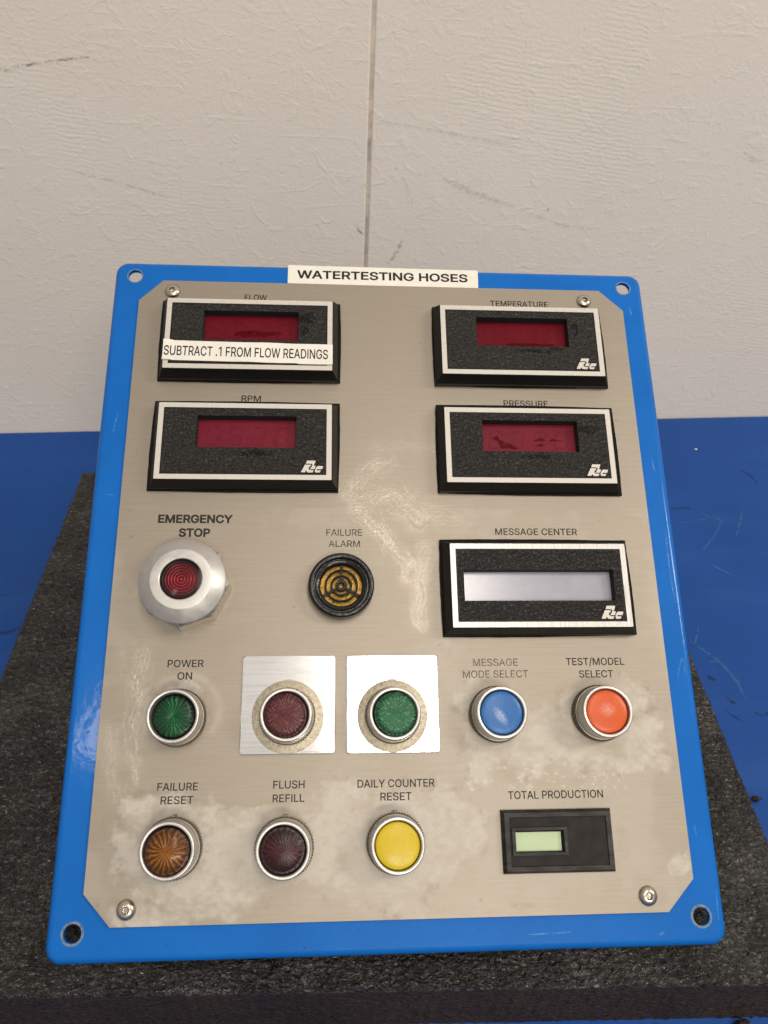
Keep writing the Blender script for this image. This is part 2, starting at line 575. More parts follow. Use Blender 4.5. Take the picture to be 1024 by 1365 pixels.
# ------------------------------------------------------------------ lettering (own outlines of plain sans capitals)
GLYPH = {
    'A': [[16,0,201,509,276,509,463,0,395,0,287,302,264,372,232,478,245,478,213,371,191,302,85,0],[110,142,110,199,370,199,370,142]],
    'B': [[60,0,60,509,241,509,266,508,289,504,310,499,329,491,345,481,359,469,371,456,381,442,388,426,394,410,397,392,398,374,397,358,395,344,392,331,387,320,380,310,373,301,365,293,356,286,347,280,336,275,326,270,315,267,315,262,327,261,339,257,351,252,363,245,374,237,385,227,394,216,402,203,409,189,414,173,417,155,418,136,417,117,413,100,408,83,400,67,390,52,377,39,362,28,344,18,324,10,301,4,275,1,247,0],[125,57,245,57,272,58,296,63,315,70,330,80,341,92,349,105,354,120,355,137,355,149,352,161,348,173,342,184,335,194,327,203,317,211,306,218,293,224,279,228,264,230,248,231,125,231],[125,285,238,285,252,286,265,288,277,291,288,296,299,302,308,309,316,317,323,326,329,337,333,348,335,359,336,372,334,388,330,403,323,417,313,429,299,439,283,446,263,450,240,452,125,452]],
    'C': [[267,-7,235,-5,205,1,177,11,150,25,126,42,104,63,86,88,70,115,57,146,48,179,42,215,40,254,42,293,48,329,57,362,70,393,86,421,104,445,126,466,150,484,177,498,205,508,235,514,267,516,286,515,305,513,323,509,340,504,357,498,373,490,388,481,402,471,415,460,427,447,438,433,448,418,456,402,463,385,469,367,473,348,408,348,405,361,401,373,395,384,389,395,382,404,375,413,366,421,357,428,348,435,337,440,327,445,315,449,304,452,292,454,280,455,267,456,245,454,223,450,203,443,184,432,166,419,150,403,137,385,125,364,116,340,109,314,105,285,103,254,105,223,109,194,116,168,125,145,137,123,151,105,166,89,184,76,203,66,223,59,245,54,267,53,280,53,292,55,304,57,315,60,327,64,337,69,348,74,357,81,366,88,375,96,382,105,389,114,395,125,401,136,405,148,408,160,473,160,469,142,463,124,457,107,448,91,438,76,428,62,416,49,402,38,388,28,373,19,357,11,341,5,323,0,305,-4,286,-6]],
    'D': [[219,0,96,0,96,57,215,57,244,58,272,63,296,70,318,81,337,94,354,110,368,128,379,149,388,172,394,198,398,226,399,255,398,285,394,312,388,337,379,361,368,381,354,399,338,415,320,428,299,438,275,446,249,450,221,452,93,452,93,509,225,509,261,507,294,501,325,492,353,478,377,461,399,441,418,418,433,391,446,361,455,329,460,293,462,255,460,217,455,181,446,149,433,119,417,92,398,68,376,48,351,31,322,17,291,8,256,2],[125,509,125,0,60,0,60,509]],
    'E': [[60,0,60,509,372,509,372,452,125,452,125,286,355,286,355,229,125,229,125,57,375,57,375,0]],
    'F': [[60,0,60,509,369,509,369,452,125,452,125,278,346,278,346,221,125,221,125,0]],
    'G': [[269,-7,236,-5,205,1,176,11,149,25,125,43,104,64,85,88,69,116,57,146,47,179,42,215,40,254,42,293,47,329,57,362,69,393,85,421,103,445,125,466,149,484,175,498,203,508,233,514,265,516,285,515,304,513,322,509,340,504,358,497,374,489,389,480,403,469,416,458,429,445,439,431,449,416,458,401,465,384,470,367,474,349,408,349,404,361,399,372,393,383,387,393,380,403,373,411,365,420,356,427,347,434,337,439,326,444,315,448,304,452,291,454,279,455,265,456,243,454,222,450,202,443,183,432,166,419,150,404,137,385,125,364,116,340,109,314,105,285,103,254,105,223,109,194,116,168,125,145,137,124,151,105,166,90,184,76,203,66,224,59,246,54,269,53,290,54,309,57,328,63,345,71,360,81,374,93,386,107,396,123,404,141,410,160,414,180,415,202,434,199,283,199,283,256,478,256,478,200,476,170,471,141,463,115,451,91,436,69,419,50,399,33,377,19,352,8,326,0,298,-5]],
    'H': [[60,0,60,509,125,509,125,289,392,289,392,509,457,509,457,0,392,0,392,232,125,232,125,0]],
    'I': [[60,0,60,509,125,509,125,0]],
    'L': [[60,0,60,509,125,509,125,57,361,57,361,0]],
    'M': [[60,0,60,509,152,509,277,187,287,159,299,123,311,84,322,49,307,49,318,83,330,121,342,158,352,187,476,509,568,509,568,0,504,0,504,291,504,327,505,369,506,413,507,457,513,457,498,409,482,363,467,322,456,291,342,0,286,0,170,291,159,321,145,361,129,408,112,457,119,457,120,416,121,372,122,328,122,291,122,0]],
    'N': [[60,0,60,509,136,509,343,183,363,151,388,107,414,55,405,54,401,108,399,157,399,195,399,509,463,509,463,0,387,0,202,290,177,331,148,381,108,452,119,454,122,384,124,328,125,291,125,0]],
    'O': [[267,-7,235,-5,205,1,177,11,150,25,126,42,105,63,86,88,70,115,57,146,48,179,42,215,40,254,42,293,48,329,57,362,70,393,86,421,105,445,126,466,150,484,177,498,205,508,235,514,267,516,299,514,329,508,357,498,384,484,408,466,429,445,448,421,464,393,477,362,486,329,491,293,493,254,491,215,486,179,477,146,464,115,448,88,429,63,408,42,384,25,357,11,329,1,299,-5],[267,53,289,54,310,59,330,66,349,76,367,89,383,105,396,123,408,144,418,168,425,194,429,223,430,254,429,286,425,314,418,341,408,365,396,386,383,404,367,420,349,433,330,443,310,450,289,454,267,456,245,454,223,450,203,443,184,433,167,420,151,404,137,385,125,364,116,340,109,314,105,285,103,254,105,223,109,194,116,168,125,144,137,123,151,105,167,89,184,76,203,66,223,59,245,54]],
    'P': [[60,0,60,509,235,509,263,507,289,503,312,497,332,487,350,476,366,462,379,447,390,430,398,411,404,391,407,370,409,348,407,325,404,304,398,284,390,265,379,248,366,233,350,219,332,207,312,198,289,191,263,187,235,186,109,186,109,242,233,242,252,243,269,246,284,250,297,256,308,264,318,272,327,282,333,294,338,306,342,319,344,333,344,348,344,362,342,376,338,389,333,402,326,413,318,423,308,431,297,439,284,444,268,449,251,451,232,452,125,452,125,0]],
    'R': [[60,0,60,509,236,509,264,507,290,504,313,497,333,489,351,478,367,465,380,450,390,433,399,415,405,395,408,374,409,352,408,330,405,309,399,290,390,271,380,255,367,240,351,228,333,217,312,209,289,203,264,199,236,198,96,198,96,255,234,255,252,256,269,258,284,262,298,267,309,273,319,281,327,290,334,300,339,312,342,324,344,338,345,352,344,367,342,380,339,393,334,405,327,415,319,425,309,433,298,440,284,445,269,449,252,451,233,452,125,452,125,0],[353,0,230,229,303,229,428,0]],
    'S': [[224,-9,197,-8,172,-4,149,1,128,9,108,19,91,31,76,45,64,60,54,77,46,96,41,115,38,137,104,137,107,123,110,110,116,98,123,88,132,79,142,71,154,64,166,59,180,55,194,52,209,50,224,49,241,50,257,52,272,55,286,60,299,66,311,74,321,82,329,92,336,102,341,114,345,126,346,139,345,151,342,161,338,171,332,179,325,186,316,193,307,199,296,205,245,222,184,239,154,249,128,260,105,274,86,289,71,307,60,326,54,348,52,372,53,393,58,413,65,431,75,448,87,463,102,476,119,488,138,498,158,506,180,511,203,514,227,516,252,514,275,511,296,505,316,498,334,488,351,476,365,463,377,449,387,433,394,415,399,397,401,378,337,378,334,396,326,412,316,426,302,437,286,447,267,453,247,457,225,459,209,458,194,456,180,452,167,448,156,442,145,435,136,427,129,418,123,409,118,398,116,387,115,376,116,363,119,352,124,342,131,334,139,326,148,319,158,313,169,308,212,293,264,279,312,264,324,258,336,252,347,245,359,238,369,229,379,220,387,209,395,198,401,185,405,171,407,155,408,139,407,118,403,99,396,81,386,64,374,48,360,34,343,21,323,11,302,2,278,-4,252,-8]],
    'T': [[32,452,32,509,417,509,417,452,257,452,257,0,193,0,193,452]],
    'U': [[259,-8,230,-7,203,-2,177,5,154,15,133,28,114,43,98,60,85,80,74,101,66,124,62,148,60,173,60,509,124,509,124,178,125,160,128,144,133,128,141,113,150,99,160,87,173,77,187,68,203,61,220,56,239,53,259,52,279,53,298,56,315,61,331,68,345,77,357,87,368,99,377,113,384,128,389,144,392,160,393,178,393,509,457,509,457,173,456,148,451,124,443,101,433,80,419,60,403,43,384,28,363,15,340,5,315,-2,288,-7]],
    'V': [[204,0,16,509,84,509,192,206,215,137,248,31,235,31,267,138,290,206,395,509,463,509,278,0]],
    'W': [[155,0,16,509,82,509,163,196,175,145,187,94,197,40,189,40,200,94,211,145,224,196,306,509,380,509,462,196,474,145,486,94,497,40,488,40,499,94,510,145,523,196,603,509,670,509,530,0,455,0,368,323,351,391,336,475,350,475,335,395,318,323,230,0]],
    'Y': [[203,0,203,208,16,509,91,509,192,344,222,292,250,230,224,230,251,293,280,344,381,509,455,509,268,208,268,0]],
    '/': [[235,533,71,-76,14,-76,178,533]],
    '.': [[95,-4,86,-4,78,-1,70,3,63,9,57,16,53,24,50,32,50,41,50,50,53,59,57,66,63,73,70,79,78,83,86,86,95,87,104,86,113,83,121,79,128,73,134,66,138,59,140,50,141,41,140,32,138,24,134,16,128,9,121,3,113,-1,104,-4]],
    '1': [[276,509,276,0,212,0,212,448,209,448,86,358,86,427,198,509]]}
ADV = {'A': 480, 'B': 456, 'C': 510, 'D': 502, 'E': 419, 'F': 410, 'G': 520, 'H': 517, 'I': 185, 'L': 393, 'M': 628, 'N': 523, 'O': 533, 'P': 445, 'R': 449, 'S': 447, 'T': 449, 'U': 517, 'V': 480, 'W': 686, 'Y': 472, '/': 249, '.': 188, '1': 375, ' ': 188}


def text_mesh(s, x0, x1, base, cap, bold=0.0, track=0.0):
    cs = []
    pen = 0.0
    for ch in s:
        for c in GLYPH.get(ch, []):
            pts = [(pen + c[i], c[i + 1]) for i in range(0, len(c), 2)]
            cs.append(pts)
        pen += ADV[ch] + track
    if bold:
        out = []
        for pts in cs:
            a2 = sum(pts[i][0] * pts[(i + 1) % len(pts)][1] - pts[(i + 1) % len(pts)][0] * pts[i][1] for i in range(len(pts)))
            n = len(pts)
            # outlines come clockwise, counters anticlockwise: push both to the left/right of travel alike
            res = []
            for i in range(n):
                p0, p1, p2 = Vector(pts[i - 1]), Vector(pts[i]), Vector(pts[(i + 1) % n])
                d1, d2 = (p1 - p0), (p2 - p1)
                if d1.length < 1e-6 or d2.length < 1e-6:
                    res.append(tuple(p1))
                    continue
                d1.normalize()
                d2.normalize()
                n1, n2 = Vector((-d1.y, d1.x)), Vector((-d2.y, d2.x))
                mm = n1 + n2
                if mm.length < 1e-3:
                    mm = n1
                mm.normalize()
                k = min(2.0, 1 / max(0.3, mm.dot(n1)))
                res.append(tuple(p1 + mm * bold * k * BOLD_SIGN))
            out.append(res)
        cs = out
    xs = [p[0] for c in cs for p in c]
    lo, hi = min(xs), max(xs)
    sx = (x1 - x0) / (hi - lo)
    sy = cap / (509.0 + 2 * bold)
    return [[(x0 + (p[0] - lo) * sx, base + (p[1] + bold) * sy) for p in c] for c in cs]


BOLD_SIGN = 1.0


def fill_union(cs):
    """triangles of the union of overlapping outlines (non-zero winding)"""
    from mathutils.geometry import delaunay_2d_cdt
    vs_, es = [], []
    for c in cs:
        n0 = len(vs_)
        vs_ += [Vector(p) for p in c]
        es += [(n0 + i, n0 + (i + 1) % len(c)) for i in range(len(c))]
    ov, _, of = delaunay_2d_cdt(vs_, es, [], 0, 1e-5)[:3]
    tri = np.array([[list(ov[i]) for i in f[:3]] for f in of])
    cen = tri.mean(1)
    wind = np.zeros(len(cen))
    for c in cs:
        p = np.array(c)
        q = np.roll(p, -1, 0)
        for (x0, y0), (x1, y1) in zip(p, q):
            up = (y0 <= cen[:, 1]) & (y1 > cen[:, 1])
            dn = (y0 > cen[:, 1]) & (y1 <= cen[:, 1])
            cr = (x1 - x0) * (cen[:, 1] - y0) - (cen[:, 0] - x0) * (y1 - y0)
            wind += (up & (cr > 0)).astype(int) - (dn & (cr < 0)).astype(int)
    fs = []
    for f, w, t in zip(of, wind, tri):
        if w != 0:
            a2 = (t[1][0] - t[0][0]) * (t[2][1] - t[0][1]) - (t[2][0] - t[0][0]) * (t[1][1] - t[0][1])
            fs.append(tuple(f) if a2 > 0 else tuple(f[::-1]))
    return [(v.x, v.y, 0) for v in ov], fs


def lettering(s, x0, x1, base, cap, z, mat, parent, bold=0.0, name='lettering', skew=0.0):
    cs = text_mesh(s, x0, x1, base, cap, bold)
    mb = MB()
    vs_, fs = fill_union([[(p[0], p[1] + skew * (p[0] - x0)) for p in c] for c in cs])
    mb.add([(x, y, z) for x, y, _ in vs_], fs)
    return mb.build(name, mat, parent)


# ------------------------------------------------------------------ the wall and the table
WD = Vector((0.99821763, 0.05967885, 0))        # along the wall
WP = Vector((-245.499, 321.066, 0))
wall = bpy.data.objects.new('wall', None)
COL.objects.link(wall)
wall.matrix_world = Matrix(((WD.x, 0, WD.y, WP.x * MM), (WD.y, 0, -WD.x, WP.y * MM), (0, 1, 0, 0), (0, 0, 0, 1)))
wall['label'] = 'off-white rough painted wall with a vertical seam behind the blue table'
wall['category'] = 'wall'
for u0, u1 in ((-1400, 241.6), (243.9, 1900)):
    b = MB()
    b.box(u0, u1, -120, 1500, -14, 0.0 if u0 < 0 else -0.7)
    o = b.build('wall_board', WALL, wall)
    bv = o.modifiers.new('edge', 'BEVEL')
    bv.width = 0.0016
    bv.segments = 3
b = MB()
b.box(241.4, 244.1, -120, 1500, -13, -0.95)
b.build('seam_filler', simple('seam_caulk', (0.47, 0.40, 0.325), 0.7, var=0.35, vscale=60), wall)


def ribbon(mb, pts, w, z, seg=5, jit=0.0):
    """a flat tapering stroke through the points; w = half width or list"""
    pts = [Vector((p[0], p[1])) for p in pts]
    dense = []
    n = len(pts)
    for i in range(n - 1):
        p0, p1, p2, p3 = pts[max(i - 1, 0)], pts[i], pts[i + 1], pts[min(i + 2, n - 1)]
        for k in range(seg):
            t = k / seg
            dense.append(0.5 * ((2 * p1) + (p2 - p0) * t + (2 * p0 - 5 * p1 + 4 * p2 - p3) * t * t + (3 * p1 - p0 - 3 * p2 + p3) * t ** 3))
    dense.append(pts[-1])
    m_ = len(dense)
    vs_, fs = [], []
    for i, p in enumerate(dense):
        d = (dense[min(i + 1, m_ - 1)] - dense[max(i - 1, 0)])
        d = d.normalized() if d.length else Vector((1, 0))
        nn = Vector((-d.y, d.x))
        t = i / (m_ - 1)
        ww = (w if not isinstance(w, (list, tuple)) else w[0] + (w[1] - w[0]) * t) * (0.15 + 0.85 * math.sin(math.pi * min(max(t, 0.02), 0.98)) ** 0.6)
        ww *= 1 + jit * random.uniform(-1, 1)
        vs_ += [(p.x - nn.x * ww, p.y - nn.y * ww, z), (p.x + nn.x * ww, p.y + nn.y * ww, z)]
    for i in range(m_ - 1):
        fs.append((2 * i, 2 * i + 2, 2 * i + 3, 2 * i + 1))
    return mb.add(vs_, fs)


DIRT = mat_worn('wall_dirt', (0.26, 0.20, 0.15), 0.0, 0.5, 260, 0.42, 0.62)
DIRT2 = mat_worn('wall_scuff', (0.46, 0.40, 0.33), 0.0, 0.34, 200, 0.40, 0.66)
for pts, w, mt in (
        ([(-22, 290), (-8, 295.5), (14, 299.5)], 1.6, DIRT), ([(8, 299), (30, 302.5), (52, 305)], 0.9, DIRT),
        ([(243, 270), (300, 262), (360, 252)], 0.7, DIRT2), ([(268, 232), (276, 216), (279, 206)], 0.8, DIRT2),
        ([(300, 229), (330, 217), (362, 207)], 1.8, DIRT2), ([(262, 160), (268, 170), (272, 180)], 1.3, DIRT),
        ([(234.5, 193), (236.5, 188), (240.5, 184)], 0.9, DIRT), ([(366, 206), (400, 194), (432, 190)], 1.2, DIRT2),
        ([(20, 232), (60, 222), (92, 212)], 1.0, DIRT2), ([(538, 252), (548, 246), (556, 246)], 1.6, DIRT2)):
    b = MB()
    ribbon(b, pts, w, 0.35, 8, 0.35)
    b.build('dirt_mark', mt, wall)
for u, v_, r_ in ((236, 189.5, 1.2), (262.5, 281, 0.8), (241.5, 284, 1.0), (240.8, 224, 0.9), (282, 231, 0.8), (287, 230, 0.7),
                  (274, 187, 0.8), (213, 323, 0.9), (256, 326, 0.7), (420, 268, 1.0), (330, 300, 0.6), (120, 260, 0.7)):
    b = MB()
    b.add([(u, v_, 0.4)] + [(u + r_ * random.uniform(.6, 1.2) * math.cos(i * .7), v_ + r_ * random.uniform(.6, 1.2) * math.sin(i * .7), 0.4) for i in range(9)],
          [(0, i + 1, (i + 1) % 9 + 1) for i in range(9)])
    b.build('dirt_spot', DIRT2, wall)

table = None
b = MB()
pl = lambda u: (WP.x + WD.x * u + WD.y * 1.0, WP.y + WD.y * u - WD.x * 1.0)
bl, br = pl(-900), pl(1300)
outline = [(bl[0], -520), (br[0], -520), br, bl]
b.loft([[(x, y, -38) for x, y in outline], [(x, y, 0) for x, y in outline]], True, True)
table = b.build('workbench', TABLE)
table['label'] = 'scuffed dark blue painted workbench top against the off-white wall'
table['category'] = 'table'
bv = table.modifiers.new('edge', 'BEVEL')
bv.width = 0.002
bv.segments = 2
SCRATCH = mat_worn('light_scratch', (0.045, 0.16, 0.40), 0.0, 0.6, 220, 0.34, 0.62)
SCRATCH_D = mat_worn('dark_scuff', (0.010, 0.026, 0.085), 0.05, 0.6, 200, 0.36, 0.6)
for pts, w, mt in (
        ([(229, 70), (236, 61), (242.3, 53), (247.7, 41), (250, 30), (249.3, 20)], [1.2, 1.8], SCRATCH),
        ([(235, 49.5), (240, 51.5), (245, 47)], 0.9, SCRATCH), ([(240.5, 84), (234, 72), (231, 66)], 0.6, SCRATCH),
        ([(286.5, 208), (297.6, 202), (303, 199)], 1.4, SCRATCH), ([(303, 204), (292, 186), (276, 168), (268, 160)], 0.9, SCRATCH),
        ([(325, 214), (312, 190), (306, 180)], 0.9, SCRATCH), ([(269, 150), (278, 142), (287, 134)], 0.8, SCRATCH),
        ([(262, 196), (282, 200), (300, 206)], 0.6, SCRATCH), ([(330, 165), (345, 150), (350, 130)], 0.7, SCRATCH),
        ([(232, 12), (238.7, 5), (243, 1)], 0.6, SCRATCH_D), ([(252, 9), (258, 7), (263, 10)], 1.2, SCRATCH_D),
        ([(262, 215), (272, 216), (280, 215)], 1.4, SCRATCH_D), ([(345, 270), (352, 262), (354, 250)], 1.2, SCRATCH_D),
        ([(-275, 76), (-257.8, 79.6), (-246.5, 84.2), (-238, 90)], 1.0, SCRATCH_D), ([(-330, 110), (-290, 112), (-250, 118)], 0.5, SCRATCH_D),
        ([(238, 22), (240, 18), (243, 16)], 1.2, SCRATCH_D), ([(231, 40), (233, 37), (236, 36)], 1.3, SCRATCH_D),
        ([(300, 60), (305, 56), (311, 57)], 1.0, SCRATCH_D)):
    b = MB()
    ribbon(b, pts, w, 0.4, 8, 0.25)
    b.build('scratch', mt, table)
b = MB()
b.add([(314.5, 300.9, 0.9)] + [(314.5 + 1.4 * random.uniform(.6, 1.2) * math.cos(i * .9), 300.9 + 1.4 * random.uniform(.6, 1.2) * math.sin(i * .9), 0.2) for i in range(7)],
      [(0, i + 1, (i + 1) % 7 + 1) for i in range(7)])
chip = b.build('paint_chip', LABEL)
chip['label'] = 'tiny white paint chip lying on the blue table right of the panel'
chip['category'] = 'chip'

# ------------------------------------------------------------------ foam slab
FC = [(-223.8, -160.2), (197.2, -166.3), (199.6, 195.3), (-221.2, 201.0)]


def foam():
    nu, nv, nz = 400, 350, 34
    V, F, MI = [], [], []
    idx = {}

    def pos(u, v):
        a = Vector(FC[0]).lerp(Vector(FC[1]), u)
        c = Vector(FC[3]).lerp(Vector(FC[2]), u)
        return a.lerp(c, v)
    for j in range(nv + 1):
        for i in range(nu + 1):
            p = pos(i / nu, j / nv)
            e = min(i, nu - i, j, nv - j)
            h = 0.8 * noise.noise((p.x * .34, p.y * .55, 1.3)) + 0.35 * noise.noise((p.x * .9, p.y * 1.3, 4.3)) + 0.5 * noise.noise((p.x * .12, p.y * .12, 7.7))
            dx = 0.5 * noise.noise((p.x * .4, p.y * .4, 21.0))
            dy = 0.5 * noise.noise((p.x * .4, p.y * .4, 33.0))
            z = FOAM_Z + h - (0.8 if e == 0 else 0)
            # the slab gives a little under the panel's lower edge
            idx[i, j] = len(V)
            V.append((p.x + dx, p.y + dy, z))
    for j in range(nv):
        for i in range(nu):
            F.append((idx[i, j], idx[i + 1, j], idx[i + 1, j + 1], idx[i, j + 1]))
            MI.append(0)
    per = [(i, 0) for i in range(nu)] + [(nu, j) for j in range(nv)] + [(i, nv) for i in range(nu, 0, -1)] + [(0, j) for j in range(nv, 0, -1)]
    prev = [idx[k] for k in per]
    top = [V[k] for k in prev]
    for s in range(1, nz + 1):
        cur = []
        t = s / nz
        for (x, y, z) in top:
            zz = z * (1 - t) + 0.0 * t
            ox = 0.75 * noise.noise((x * .5, y * .5, zz * .5 + 50))
            oy = 0.75 * noise.noise((x * .5, y * .5, zz * .5 + 90))
            cur.append(len(V))
            V.append((x + ox, y + oy, zz))
        n = len(prev)
        for k in range(n):
            k2 = (k + 1) % n
            F.append((cur[k], cur[k2], prev[k2], prev[k]))
            MI.append(1)
        prev = cur
    me = pyd('foam_pad', V, F)
    o = link('foam_pad', me, [FOAM_TOP, FOAM_CUT], smooth=True)
    me.polygons.foreach_set('material_index', MI)
    o['label'] = 'thick black foam slab lying on the blue workbench under the control panel'
    o['category'] = 'foam pad'


foam()


def crumb(x, y, sx, sy, sz, label):
    bm = bmesh.new()
    bmesh.ops.create_icosphere(bm, subdivisions=3, radius=1)
    sd = random.uniform(0, 99)
    for v in bm.verts:
        k = 1 + 0.55 * noise.noise(v.co * 1.6 + Vector((sd, 0, 0))) + 0.25 * noise.noise(v.co * 4 + Vector((sd, 3, 0)))
        v.co = Vector((v.co.x * sx * k, v.co.y * sy * k, v.co.z * sz * k)) * MM
    zl = min(v.co.z for v in bm.verts)
    for v in bm.verts:
        v.co.z -= zl
    me = bpy.data.meshes.new('foam_crumb')
    bm.to_mesh(me)
    bm.free()
    o = link('foam_crumb', me, FOAM_CUT, None, (x, y, 0.05), True)
    o['label'] = label
    o['category'] = 'crumb'
    o['group'] = 'black crumbs broken off the foam slab'


crumb(227.5, -52.5, 2.4, 1.6, 1.6, 'round black foam crumb beside the right edge of the foam slab')
crumb(172.5, -169.5, 3.6, 2.2, 2.0, 'largest black foam crumb in front of the slab, near the photo corner')
crumb(130.0, -169.3, 1.5, 1.0, 1.0, 'small black foam crumb in front of the slab, left of the largest crumb')
crumb(64.5, -168.5, 1.3, 0.8, 0.9, 'tiny black foam crumb at the foot of the slab below the middle of the panel')
crumb(222.5, -9.0, 1.6, 1.0, 1.0, 'thin black foam shred by the slab, farther back than the round crumb')

# ------------------------------------------------------------------ control panel
panel = bpy.data.objects.new('control_panel', None)
COL.objects.link(panel)
panel.location = (0, 0, PZ)
panel.rotation_euler = (TH, 0, 0)
panel['label'] = 'blue edged steel control panel with red digital meters and coloured push buttons on black foam'
panel['category'] = 'control panel'
W2, H2 = 152.4, 177.8

# mounting plate: flat face with four holes, rolled edges and a lip turned back
b = MB()
ER = 3.4
holes = [circle(x, y, 3.9) for x, y in ((-141, 168), (141, 167.6), (-140.9, -165.5), (140.9, -165.6))]
inner = rrect(-W2 + ER, W2 - ER, -H2 + ER, H2 - ER, 3.8)
filled(b, [inner] + holes, 0.0)
for h in holes:
    b.loft([[(p[0], p[1], -2.4) for p in h], [(p[0], p[1], 0) for p in h]][::-1])
rings = []
for k in range(9):
    a = math.pi / 2 * k / 8
    off = ER * math.sin(a)
    rings.append(rrect(-W2 + ER - off, W2 - ER + off, -H2 + ER - off, H2 - ER + off, 3.8 + off, -ER + ER * math.cos(a)))
rings.append(rrect(-W2, W2, -H2, H2, 3.8 + ER, -7.0))
rings.append(rrect(-W2 + 2.2, W2 - 2.2, -H2 + 2.2, H2 - 2.2, 5.0, -7.0))
rings.append(rrect(-W2 + 2.2, W2 - 2.2, -H2 + 2.2, H2 - 2.2, 5.0, -2.4))
b.loft(rings[::-1])
filled(b, [rings[-1]] + holes, -2.4, True)
plate = b.build('mounting_plate', BLUE, panel, smooth_deg=35)
RINGM = mat_worn('bare_metal_wear', (0.18, 0.24, 0.30), 0.1, 0.85, 420, 0.3, 0.55, 0.35)
for (x, y), r1, r2 in (((-140.9, -165.5), 3.95, 5.0), ((140.9, -165.6), 3.95, 5.0), ((-141, 168), 3.95, 4.5), ((141, 167.6), 3.95, 4.6)):
    b = MB()
    b.loft([circle(x, y, r2, 40, 0.06), circle(x, y, r1, 40, 0.06)])
    b.build('worn_ring', RINGM, plate)

PSCUFF = mat_worn('paint_scuff', (0.10, 0.30, 0.62), 0.0, 0.7, 500, 0.34, 0.6)
for pts, w in (([(143.8, -58.6), (147.5, -48.5), (148.2, -57.5)], .25), ([(143.4, 154.8), (144.2, 149.8)], .5), ([(149.3, -154.4), (149.1, -161), (148.8, -166.9)], .25),
               ([(122.8, -171.5), (119.9, -172.6)], .6), ([(-144.9, 37.1), (-141.1, 36.7)], .25), ([(142.8, -126.7), (143.4, -131)], .3), ([(-146, -60), (-145, -72), (-146, -84)], .3),
               ([(-143, 84), (-145, 70)], .25), ([(60, -171), (80, -170.5)], .25), ([(145, 60), (146, 52)], .3), ([(147.5, 20), (147.2, -5), (148, -20)], .35)):
    b = MB()
    ribbon(b, pts, w, 0.05, 8, 0.3)
    b.build('scuff', PSCUFF, plate)
PCHIP = mat_worn('paint_chip_dark', (0.02, 0.03, 0.05), 0.3, 1.0, 900, 0.3, 0.5)
for x_, y_, r_ in ((-40, -173.8, .55), (-145.5, 95, .3), (146, 100, .3), (-100, -171, .35), (20, -169, .25), (-147, -140, .4), (147, -100, .3), (-80, 171, .3), (90, 172, .3)):
    b = MB()
    b.add([(x_, y_, .06)] + [(x_ + r_ * random.uniform(.5, 1.4) * math.cos(i * .9), y_ + r_ * random.uniform(.5, 1.2) * math.sin(i * .9), .06) for i in range(7)],
          [(0, i + 1, (i + 1) % 7 + 1) for i in range(7)])
    b.build('paint_nick', PCHIP, plate)

# enclosure behind the plate, resting on the foam
ct, st_ = math.cos(TH), math.sin(TH)


def to_panel(X, Y, Z):     # world mm -> panel mm
    Z -= PZ * 1000
    return (X, Y * ct + Z * st_, -Y * st_ + Z * ct)


b = MB()
x = 112.0
tf = [(-x, -140, -2.9), (x, -140, -2.9), (x, 140, -2.9), (-x, 140, -2.9)]
lo = []
for (px, py, pz) in tf:
    Y = py * ct - pz * st_
    lo.append(to_panel(px, Y, FOAM_Z + 0.6))
b.loft([lo, tf], True, True)
b.build('enclosure', BLUE, panel)

# ---- face plate with wear
FPZ = 1.5
OCT = [(-137.3, 151.6), (-124.7, 164.6), (125.5, 164.5), (138.8, 151.2), (138.5, -149.8), (125.3, -163.2), (-124.8, -163.2), (-137.3, -149.6)]


class VN:
    def __init__(self, seed):
        self.g = np.random.default_rng(seed).random((256, 256))

    def __call__(self, x, y):
        xi, yi = np.floor(x).astype(int), np.floor(y).astype(int)
        fx, fy = x - xi, y - yi
        fx, fy = fx * fx * (3 - 2 * fx), fy * fy * (3 - 2 * fy)
        g = self.g
        a, b_ = g[xi % 256, yi % 256], g[(xi + 1) % 256, yi % 256]
        c, d = g[xi % 256, (yi + 1) % 256], g[(xi + 1) % 256, (yi + 1) % 256]
        return (a * (1 - fx) + b_ * fx) * (1 - fy) + (c * (1 - fx) + d * fx) * fy

    def fbm(self, x, y, o=5):
        s, amp, tot = 0, 1.0, 0
        for k in range(o):
            s = s + amp * self(x * 2 ** k + 17 * k, y * 2 ** k + 31 * k)
            tot += amp
            amp *= 0.58
        return s / tot


def sstep(a, b_, x):
    t = np.clip((x - a) / (b_ - a), 0, 1)
    return t * t * (3 - 2 * t)


STAINS = [(-98, -132, 26, 24, 1.0), (-76, -138, 22, 20, .95), (-111, -118, 14, 10, .8), (-67, -121, 18, 12, .8), (-43, -136, 22, 20, .9),
          (-22, -112, 14, 12, .75), (-26, -125, 16, 14, .85), (5, -134, 27, 24, 1.05), (28, -125, 16, 20, .8), (-16, -150, 26, 10, .7),
          (-80, -152, 32, 9, .8), (52, -80, 17, 16, .85), (39, -66, 10, 12, .6), (66, -90, 15, 14, .8), (90, -84, 22, 18, .85), (118, -66, 12, 10, .75),
          (123, -88, 14, 16, .75), (42, -97, 12, 10, .7), (100, -98, 22, 8, .6), (128, -98, 8, 7, .8), (133, -143, 6, 6, 1.0), (113, -100, 7, 4, .9),
          (-101, -70, 17, 17, .62), (24, -42, 10, 10, .45), (60, 15, 40, 6, .25), (-108, -158, 24, 6, .7), (40, -157, 60, 4, .55)]
CLEANS = [(-42, -153, 10, 7, .9), (-64, -110, 12, 5, .6), (34, -152, 14, 8, .8), (77, -156, 26, 4, .5), (-26, -92, 20, 8, .6), (-97, -99, 18, 7, .7),
          (100, -132, 34, 18, .6)]
